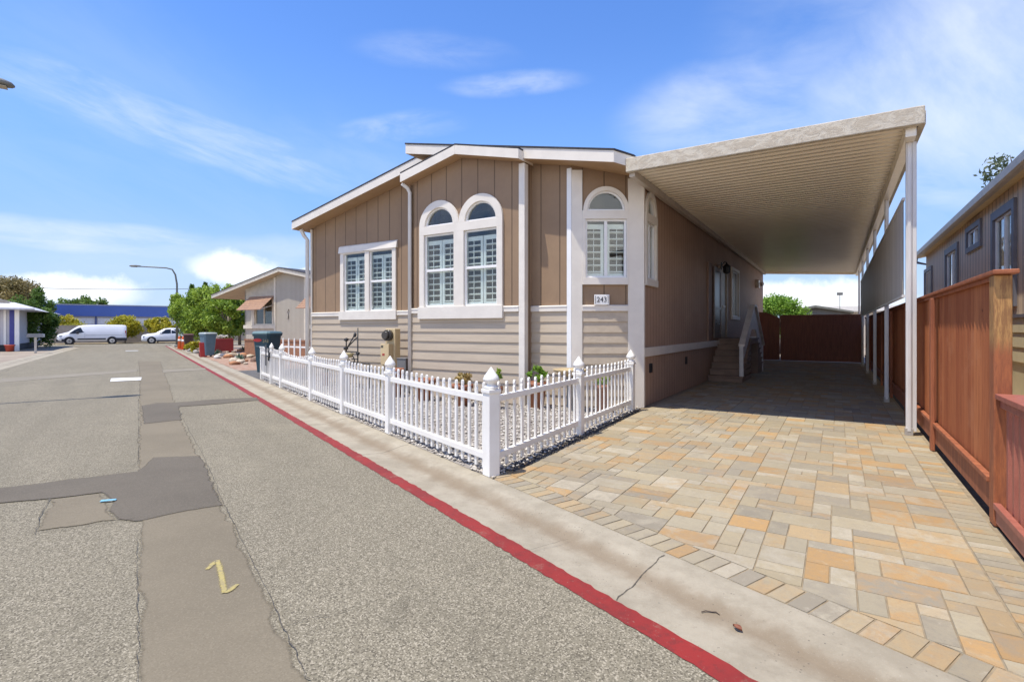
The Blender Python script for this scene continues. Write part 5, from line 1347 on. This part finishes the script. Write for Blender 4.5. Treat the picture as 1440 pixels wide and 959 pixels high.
# ------------------------------------------------------------------ the awning house
x, y = H(-23.9, 6.5)
h2 = thing('awning_house', 'pale grey-green mobile home with brown window awnings and a brick skirt', 'house', (x, y, gz(x, y)), TH)
M['h2'] = siding_mat('sage_siding', (0.44, 0.40, 0.33), (0.41, 0.37, 0.305), 0.1, 0.012, 0.5)
M['h2b'] = mat('sage_panel', (0.45, 0.41, 0.34), 0.7)
M['brick'] = mat('brick_skirt', (0.33, 0.16, 0.085), 0.85, (0.24, 0.12, 0.07), 3, (2, 2, 8), bump=0.3, bscale=14)
M['cream'] = mat('cream_paint', (0.66, 0.60, 0.49), 0.55)
zr2 = lambda xx: 4.52-0.187*abs(xx-3.7)
T2 = wallT((0, 0), (1, 0))
wall('wall', M['h2b'], h2, T2, [(0, 0.98), (2.95, 0.98), (2.95, zr2(2.95)-0.18), (0, zr2(0)-0.18)], [rect(0.95, 2.5, 1.72, 3.1)])
T2b = wallT((2.95, -0.12), (1, 0))
wall('wall', M['h2'], h2, T2b, [(0, 0.98), (0.75, 0.98), (2.35, 0.98), (2.35, zr2(5.3)-0.18), (0.75, zr2(3.7)-0.18), (0, zr2(2.95)-0.18)])
wall('wall', M['h2b'], h2, wallT((5.3, 0), (1, 0)), [(0, 0.98), (4.3, 0.98), (4.3, zr2(9.6)-0.18), (0, zr2(5.3)-0.18)], [rect(0.55, 2.1, 1.72, 3.1)])
wall('wall', M['h2b'], h2, wallT((0, 14), (0, -1)), rect(0, 14, 0.98, 3.55))
for a, b, d in ((0, 2.94, 0.02), (2.94, 5.3, 0.14), (5.301, 9.6, 0.02)):
    mb = MB(); mb.box(a, b, -d, 0.1, 0, 0.975); mb.box(a, b, -d-0.03, -d, 0.9, 0.978); mb.build('brick_skirt', M['brick'], h2)
mb = MB(); mb.box(-0.02, 0.1, 0.101, 14, 0, 0.975); mb.build('brick_skirt', M['brick'], h2)
for a in (2.78, 5.22):
    mb = MB(); mb.box(a, a+0.14, -0.17 if a > 3 else -0.14, -0.125, 0.98, zr2(a)-0.2); mb.build('corner_trim', M['cream'], h2)
for a0 in (0.95, 5.85):
    w = MB(); w.box(a0-0.28, a0, -0.06, -0.003, 1.72, 3.1); w.box(a0+1.55, a0+1.68, -0.06, -0.003, 1.72, 3.1); w.box(a0-0.95 if a0 < 2 else a0-0.5, a0+1.8, -0.09, -0.002, 1.53, 1.715)
    w = w.build('window', M['cream'], h2); T = wallT((0, 0), (1, 0))
    f = MB(T); sash(f, a0, a0+1.55, 1.72, 3.1, 0.06); f.box(a0+0.74, a0+0.81, -0.05, 0, 1.78, 3.04); f.build('sash_frame', M['cream'], w)
    p = MB(T); p.box(a0+0.05, a0+1.5, -0.03, -0.025, 1.77, 3.05); p.build('pane', M['glass'], w)
    p = MB(T); p.box(a0-0.1, a0+1.65, -0.4, -0.38, 1.6, 3.2); p.build('blind', mat('grey_blind', (0.13, 0.125, 0.10), 0.8), w)
    aw = MB(); n = 7
    for k in range(n):
        f0, f1 = k/n, (k+1)/n
        aw.hexa([(a0-0.35, -0.07-0.75*f0, 3.22-0.72*f0-0.03), (a0+1.75, -0.07-0.75*f0, 3.22-0.72*f0-0.03), (a0+1.75, -0.07-0.75*f1, 3.22-0.72*f1-0.03), (a0-0.35, -0.07-0.75*f1, 3.22-0.72*f1-0.03)],
                [(a0-0.35, -0.07-0.75*f0, 3.22-0.72*f0-0.012), (a0+1.75, -0.07-0.75*f0, 3.22-0.72*f0-0.012), (a0+1.75, -0.07-0.75*f1, 3.22-0.72*f1+0.008), (a0-0.35, -0.07-0.75*f1, 3.22-0.72*f1+0.008)])
    aw.build('awning', M.setdefault('awn', mat('awning_brown', (0.33, 0.195, 0.12), 0.6, (0.28, 0.16, 0.10), 4)), h2)
    br = MB(); br.tube([(a0+1.72, -0.05, 2.75), (a0+1.72, -0.8, 2.5)], 0.015); br.tube([(a0-0.32, -0.05, 2.75), (a0-0.32, -0.8, 2.5)], 0.015); br.build('awning_arm', M['trim'], h2)
roof([(-2.4, -0.5), (3.69, -0.5), (3.69, 14.5), (-2.4, 14.5)], lambda xx: 4.52-0.187*(3.7-xx), 0.18, parent=h2, ms=[M['cream'], M.setdefault('sof2', mat('cream_soffit', (0.55, 0.47, 0.34), 0.6))])
roof([(3.71, -0.5), (9.9, -0.5), (9.9, 14.5), (3.71, 14.5)], lambda xx: 4.52-0.187*(xx-3.7), 0.18, parent=h2, ms=[M['cream'], M['sof2']])
mb = MB(); mb.box(9.0, 9.4, 4.0, 4.4, 3.6, 4.7); mb.build('roof_vent', M['trim'], h2)
for i, a in enumerate((4.0,)):
    orn = MB(T2b); orn.tube([(1.0, 0.03, 2.0), (1.05, 0.03, 2.2), (0.95, 0.03, 2.35), (1.08, 0.03, 2.5)], 0.02, 6); orn.build('wall_ornament', mat('iron_ornament', (0.22, 0.2, 0.18), 0.6), h2)
# its own short picket fence to the right
x, y = H(-15.6, 3.2)
pf2 = thing('picket_fence', 'short row of white pickets far behind the fence gate, before the awning house', 'fence', (x, y, gz(x, y)), TH)
for q in (0.3, 0.75):
    mb = MB(); mb.box(-1.6, 2.2, -0.02, 0.02, q, q+0.06); mb.build('rail', M['fencewhite'], pf2)
for k in range(11):
    mb = MB(); picket(mb, -1.5+0.36*k, -0.03, 0.05, 1.12, 0.07); mb.build('picket', M['fencewhite'], pf2)

# ------------------------------------------------------------------ the neighbour on the right
nb = thing('neighbour_house', 'grey-brown boarded house with dark blue window trim behind the wooden fence', 'house', (HO[0], HO[1], 0), TH)
M['nb'] = siding_mat('board_siding', (0.80, 0.63, 0.44), (0.74, 0.575, 0.40), 0.3, 0.03, 1.0)
M['nbl'] = mat('cream_lap', (0.60, 0.52, 0.32), 0.6, (0.55, 0.475, 0.29), 2)
M['nbt'] = mat('slate_blue_trim', (0.16, 0.155, 0.175), 0.5)
NX = 5.85; TN = wallT((NX, 14.3), (0, -1)); NLEN = 21.0     # s = 14.3 - y
def nbs(u):                                                 # where a sight line of the survey meets the wall
    k = (u-720)/FPX; Y = (-NX+3.11)/(0.53-0.848*k); return 14.3-toH(k*Y, Y)[1]
wins = [(1400, 1427, 2.05, 3.68, 2), (1362, 1380, 3.44, 3.82, 1), (1332, 1347, 2.2, 3.62, 2), (1302, 1311, 2.2, 3.48, 1)]
wl = [(nbs(a), nbs(b), z0, z1, n) for a, b, z0, z1, n in wins]
wall('wall', M['nb'], nb, TN, rect(0, NLEN, 1.70, 4.1), [rect(a, b, max(z0, 1.75), z1) for a, b, z0, z1, n in wl])
wall('wall', M['nbl'], nb, TN, rect(0, NLEN, 0, 1.695))
lp = MB(TN)
z = 1.68
laps(lp, 0, NLEN, 0.9, 1.68, 0.26); lp.build('lap_siding', M['nbl'], nb)
mb = MB(TN); mb.box(0, NLEN, 0.002, 0.04, 1.681, 1.74); mb.build('belt_trim', M['nbt'], nb)
wall('wall', M['nb'], nb, wallT((NX+8, 14.3), (-1, 0)), rect(0, 8, 0, 4.1))
for a, b, z0, z1, n in wl:
    z0 = max(z0, 1.75); tw = 0.16 if n == 2 else 0.12
    w = MB(TN); w.box(a-tw, a, 0.002, 0.05, z0-tw if z0 > 1.8 else z0, z1+tw); w.box(b, b+tw, 0.002, 0.05, z0-tw if z0 > 1.8 else z0, z1+tw); w.box(a, b, 0.002, 0.05, z1, z1+tw)
    if z0 > 1.8: w.box(a, b, 0.002, 0.05, z0-tw, z0)
    w = w.build('window', M['nbt'], nb); slider(w, TN, a, b, z0, z1, False)
    cu = MB(TN); cu.box(a, (a+b)/2, -0.16, -0.14, z0, z1); cu.build('blind', mat('window_blind', (0.16, 0.17, 0.19), 0.7) if 'window_blind' not in bpy.data.materials else bpy.data.materials['window_blind'], w)
zn = lambda xx: 4.22+0.2*(xx-5.66)
roof([(5.66, -7.0), (10.5, -7.0), (10.5, 14.75), (5.66, 14.75)], zn, 0.16, parent=nb, ms=[M.setdefault('nbf', mat('brown_fascia', (0.40, 0.34, 0.27), 0.6)), M.setdefault('nbs', mat('ochre_soffit', (0.66, 0.50, 0.26), 0.6))])
roof([(10.51, -7.0), (15.5, -7.0), (15.5, 14.75), (10.51, 14.75)], lambda xx: zn(10.5)-0.2*(xx-10.5), 0.16, parent=nb, ms=[M['nbf'], M['nbs']])
mb = MB(); mb.loft([[(5.53, q, 4.07), (5.57, q, 4.05), (5.655, q, 4.05), (5.655, q, 4.2), (5.52, q, 4.2)] for q in (-7.0, 14.75)], smooth=False); mb.build('gutter', M.setdefault('nbg', mat('tan_gutter', (0.42, 0.36, 0.29), 0.45)), nb)
mb = MB(); mb.tube([(5.6, 14.6, 4.05), (5.6, 14.55, 3.9), (6.03, 14.4, 3.75), (6.03, 14.36, 0.1)], 0.05); mb.build('downspout', M['nbt'], nb)
fl = MB(); fl.box(NX+0.2, 14, -6.6, 14.1, 0.9, 1.0); fl.box(NX+2.2, NX+2.3, -6.6, 14.1, 1.0, 4); fl.build('interior', M['interior'], nb)

# ------------------------------------------------------------------ behind the far gates
def hth(name, label, cat, u, Y):
    return thing(name, label, cat, (*at(u, Y), 0), TH)
sh = hth('shed', 'grey garden shed with a low gable behind the driveway gate', 'shed', 1147, 31)
mb = MB(); mb.prism([(-1.75, 0), (1.75, 0), (1.75, 2.42), (0, 2.72), (-1.75, 2.42)], 0, 3); mb.build('wall', mat('shed_wall', (0.18, 0.17, 0.155), 0.7), sh)
mb = MB(); mb.prism([(-1.9, 2.36), (0, 2.70), (1.9, 2.36), (1.9, 2.46), (0, 2.84), (-1.9, 2.46)], -0.25, 3.2); mb.build('roof', mat('shed_roof', (0.20, 0.2, 0.17), 0.8), sh)
mb = MB(); mb.box(-0.5, 0.0, -0.03, -0.001, 1.7, 2.22); mb.box(0.1, 0.65, -0.03, -0.001, 1.7, 2.22); mb.build('window', M['carglass'], sh)
fr = hth('tan_building', 'beige low-roofed building beyond the shed', 'building', 1195, 42)
mb = MB(); mb.box(-4, 6, 0, 6, 0, 2.75); mb.build('wall', mat('beige_wall', (0.50, 0.44, 0.36), 0.7), fr)
mb = MB(); mb.hexa([(-4.3, -0.3, 2.751), (6.3, -0.3, 2.751), (6.3, 6.3, 2.751), (-4.3, 6.3, 2.751)], [(-4.3, -0.3, 2.85), (6.3, -0.3, 2.85), (5, 3, 3.35), (-3, 3, 3.35)]); mb.build('roof', mat('beige_roof', (0.42, 0.39, 0.34), 0.8), fr)
wv = hth('wind_vane', 'small grey wind vane on a thin pole above the shed roof', 'wind vane', 1181, 36)
mb = MB(); mb.tube([(0, 0, 0), (0, 0, 3.75)], 0.025); mb.build('pole', M['lamp'], wv)
mb = MB(); mb.box(-0.18, 0.18, -0.03, 0.03, 3.751, 3.95); mb.build('vane', M['lamp'], wv, bevel=0.02)
# small leaf litter
for i, (u, v, lab) in enumerate([(1037, 885, 'curled brown leaf lying in the gutter below the driveway')]):
    x, y = G(u, v, -0.05); mb = MB(); n = 9
    rows = []
    for k in range(n):
        f = k/(n-1); w_ = 0.016*math.sin(PI*min(1, f*1.05+0.02)); rows.append([(w_*c_, (f-0.5)*0.055, 0.006+0.010*c_*c_+0.004*math.sin(3*f)) for c_ in (-1, -0.5, 0, 0.5, 1)])
    mb.loft([[*r, *[(a, b, c+0.003) for a, b, c in reversed(r)]] for r in rows])
    tag(mb.build('dry_leaf', mat('leaf_brown', (0.20, 0.065, 0.03), 0.6), None, (x, y, -0.052), 0.5), lab, 'leaf')
x, y = G(998, 862, -0.055); mb = MB(); mb.tube([(-0.045, -0.0, 0.006), (-0.02, 0.005, 0.01), (0.01, -0.004, 0.008), (0.03, -0.012, 0.012), (0.042, -0.03, 0.006)], 0.003, 5); tag(mb.build('twig', mat('twig_bark', (0.07, 0.05, 0.04), 0.9), None, (x, y, -0.053)), 'small dark twig in the gutter near the brown leaf', 'twig')
x, y = G(152.5, 706, RZ); mb = MB(); mb.hexa([(-0.06, -0.02, 0), (0.06, -0.015, 0), (0.06, 0.02, 0), (-0.06, 0.02, 0)], [(-0.055, -0.017, 0.012), (0.055, -0.012, 0.008), (0.055, 0.017, 0.008), (-0.055, 0.017, 0.012)])
tag(mb.build('blue_litter', mat('pale_blue_plastic', (0.22, 0.48, 0.60), 0.4), None, (x, y, RZ+0.013), 0.4, bevel=0.004), 'pale blue scrap of litter lying on the dark road patch', 'litter')

# ------------------------------------------------------------------ sky, sun, camera
SUN = Vector((0.288, 0.158, -1.0)).normalized()             # the way the light travels
sun = bpy.data.lights.new('sun', 'SUN'); sun.energy = SUN_E; sun.angle = math.radians(0.53); sun.color = (1.0, 0.93, 0.81)
so = bpy.data.objects.new('sun', sun); COL.objects.link(so); so.rotation_euler = SUN.to_track_quat('-Z', 'Y').to_euler()
wd = bpy.data.worlds.new('World'); scene.world = wd; wd.use_nodes = True
nt = wd.node_tree; bg = nt.nodes['Background']
sky = nd(nt, 'ShaderNodeTexSky', sky_type='NISHITA'); sky.sun_disc = False
sky.sun_elevation = math.asin(-SUN.z); sky.sun_rotation = math.atan2(-SUN.x, -SUN.y)
sky.air_density = 1.0; sky.dust_density = 0.1; sky.ozone_density = 2.0
tc = nd(nt, 'ShaderNodeTexCoord'); D = tc.outputs['Generated']
def dirv(u, v):
    d = Vector(((u-720)/FPX, 1, (461-v)/FPX)).normalized(); return d
def vdot(a, vec):
    n = nd(nt, 'ShaderNodeVectorMath', operation='DOT_PRODUCT'); nt.links.new(a, n.inputs[0]); n.inputs[1].default_value = vec; return n.outputs['Value']
sepd = nd(nt, 'ShaderNodeSeparateXYZ'); nt.links.new(D, sepd.inputs[0])
def fibre(angle_dir, sc, stretch, seed):
    """noise stretched along a direction in the sky"""
    a = Vector(angle_dir).normalized(); up = Vector((0, 0, 1)); b = a.cross(up).normalized(); c = b.cross(a)
    cb = nd(nt, 'ShaderNodeCombineXYZ')
    nt.links.new(math_n(nt, 'MULTIPLY_ADD', vdot(D, a), sc, seed), cb.inputs[0]); nt.links.new(math_n(nt, 'MULTIPLY', vdot(D, b), sc*stretch*0.6), cb.inputs[1]); nt.links.new(math_n(nt, 'MULTIPLY', vdot(D, c), sc*stretch), cb.inputs[2])
    return cb.outputs[0]
warp = noise(nt, D, 3.0, 5, 0.6)
def cloud(u0, v0, u1, v1, width, amt, seed, sc=5.0, stretch=5.0, lo=0.25, hi=0.8, soft=1.0):
    """a streak of cirrus between two sky directions, width in degrees"""
    p, q = dirv(u0, v0), dirv(u1, v1); m_ = ((p+q)/2).normalized(); ax = (q-p); L = ax.length/2; ax.normalize(); bx = m_.cross(ax).normalized()
    s = math_n(nt, 'DIVIDE', vdot(D, ax), L*1.25); t_ = math_n(nt, 'ADD', vdot(D, bx), math_n(nt, 'MULTIPLY', math_n(nt, 'SUBTRACT', warp, 0.5), width*0.02))
    s = math_n(nt, 'SUBTRACT', s, m_.dot(ax)/(L*1.25)); t_ = math_n(nt, 'DIVIDE', t_, math.radians(width))
    r = math_n(nt, 'ADD', math_n(nt, 'MULTIPLY', s, s), math_n(nt, 'MULTIPLY', t_, t_))
    e = math_n(nt, 'SUBTRACT', 1.0, ramp(nt, r, 0.0, 1.0*soft))
    e = math_n(nt, 'MULTIPLY', e, ramp(nt, vdot(D, m_), 0.0, 0.3))
    f = ramp(nt, noise(nt, fibre(ax, sc, stretch, seed), 1.0, 8, 0.6, 0.35), lo, hi)
    return math_n(nt, 'MULTIPLY', math_n(nt, 'MULTIPLY', e, f), amt)
parts = [cloud(-60, 70, 500, 275, 3.0, 0.6, 1.0), cloud(-300, -60, 420, 320, 13, 0.12, 2.0, 3, 4), cloud(-120, 312, 330, 350, 1.8, 0.75, 3.0), cloud(470, 190, 650, 172, 1.7, 0.42, 4.0, 8, 3),
         cloud(630, 124, 820, 112, 1.4, 0.42, 5.0, 8, 3), cloud(880, 170, 1270, 130, 6.0, 0.75, 6.0, 3, 3, 0.2, 0.8), cloud(1180, 20, 1480, 250, 11.0, 0.85, 7.0, 2.2, 2.5, 0.2, 0.75), cloud(1260, 200, 1700, 215, 6.0, 0.75, 8.0, 4, 4),
         cloud(1230, 250, 1560, 262, 3.0, 0.5, 9.0), cloud(300, 210, 700, 320, 8.0, 0.18, 10.0, 3, 4), cloud(1000, 60, 1500, 20, 9.0, 0.3, 11, 3, 4), cloud(500, 66, 720, 78, 2.0, 0.2, 12, 8, 4), cloud(0, 355, 900, 395, 3.0, 0.5, 13, 3, 4)]
tot = parts[0]
for q in parts[1:]: tot = math_n(nt, 'MAXIMUM', tot, q)
# a general thin cirrus over the rest of the dome
hz = ramp(nt, math_n(nt, 'ABSOLUTE', sepd.outputs[2]), 0.22, 0.0)
def cumulus(u, v, wd_, ht, seed):
    p = dirv(u, v); ax = Vector((p.y, -p.x, 0)).normalized(); bx = ax.cross(p).normalized()
    wv_ = math_n(nt, 'MULTIPLY', math_n(nt, 'SUBTRACT', noise(nt, D, 14+seed, 7, 0.6), 0.5), 0.06)
    s = math_n(nt, 'DIVIDE', math_n(nt, 'ADD', math_n(nt, 'SUBTRACT', vdot(D, ax), p.dot(ax)), wv_), math.radians(wd_))
    t_ = math_n(nt, 'DIVIDE', math_n(nt, 'ADD', math_n(nt, 'SUBTRACT', vdot(D, bx), p.dot(bx)), wv_), math.radians(ht))
    r = math_n(nt, 'ADD', math_n(nt, 'MULTIPLY', s, s), math_n(nt, 'MULTIPLY', t_, t_))
    return math_n(nt, 'MULTIPLY', math_n(nt, 'SUBTRACT', 1.0, ramp(nt, r, 0.0, 1.15)), ramp(nt, vdot(D, p), 0.0, 0.3))
cum = cumulus(330, 380, 4.6, 2.0, 1)
for a in ((95, 408, 6.0, 1.5, 2), (1120, 415, 9.0, 1.8, 5), (400, 385, 3.0, 1.0, 6), (1160, 425, 8, 1.5, 7)): cum = math_n(nt, 'MAXIMUM', cum, cumulus(*a))
hs = nd(nt, 'ShaderNodeHueSaturation'); hs.inputs['Saturation'].default_value = SKY_SAT; hs.inputs['Value'].default_value = SKY_VAL; hs.inputs['Hue'].default_value = SKY_HUE
nt.links.new(sky.outputs[0], hs.inputs['Color'])
hz1 = ramp(nt, math_n(nt, 'ABSOLUTE', sepd.outputs[2]), 0.50, 0.12)
c = mixc(nt, math_n(nt, 'MULTIPLY', hz1, 0.75), hs.outputs[0], tuple(q*5.8 for q in (0.25, 0.49, 1.04)))
c = mixc(nt, math_n(nt, 'MULTIPLY', hz, 0.85), c, tuple(q*5.8 for q in (0.62, 0.78, 1.02)))
back = math_n(nt, 'MULTIPLY', ramp(nt, sepd.outputs[1], -0.15, -0.5), ramp(nt, math_n(nt, 'ABSOLUTE', sepd.outputs[2]), 0.6, 0.15))   # unseen bright cloud bank, added behind the viewer to fill the carport shade
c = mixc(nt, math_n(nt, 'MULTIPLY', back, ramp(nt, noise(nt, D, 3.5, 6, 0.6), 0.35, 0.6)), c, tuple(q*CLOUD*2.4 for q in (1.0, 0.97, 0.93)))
c = mixc(nt, tot, c, tuple(q*CLOUD for q in (0.86, 0.93, 1.02)))
c = mixc(nt, math_n(nt, 'MULTIPLY', cum, 0.8), c, tuple(q*CLOUD*1.25 for q in (0.97, 0.98, 1.0)))
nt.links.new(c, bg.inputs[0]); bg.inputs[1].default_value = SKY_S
cam = bpy.data.cameras.new('camera'); co = bpy.data.objects.new('camera', cam); COL.objects.link(co); scene.camera = co
co.location = (0, 0, EYE); co.rotation_euler = (PI/2, 0, 0)
cam.sensor_width = 36; cam.lens = 36*FPX/1440; cam.shift_y = -18.5/1440; cam.clip_end = 5000; cam.clip_start = 0.05
scene.view_settings.view_transform = 'Standard'; scene.view_settings.look = 'None'; scene.view_settings.gamma = 1; scene.view_settings.use_curve_mapping = False
scene.view_settings.exposure = EXPO
scene.cycles.max_bounces = 8; scene.cycles.diffuse_bounces = 8; scene.cycles.transparent_max_bounces = 12
scene.cycles.use_denoising = True
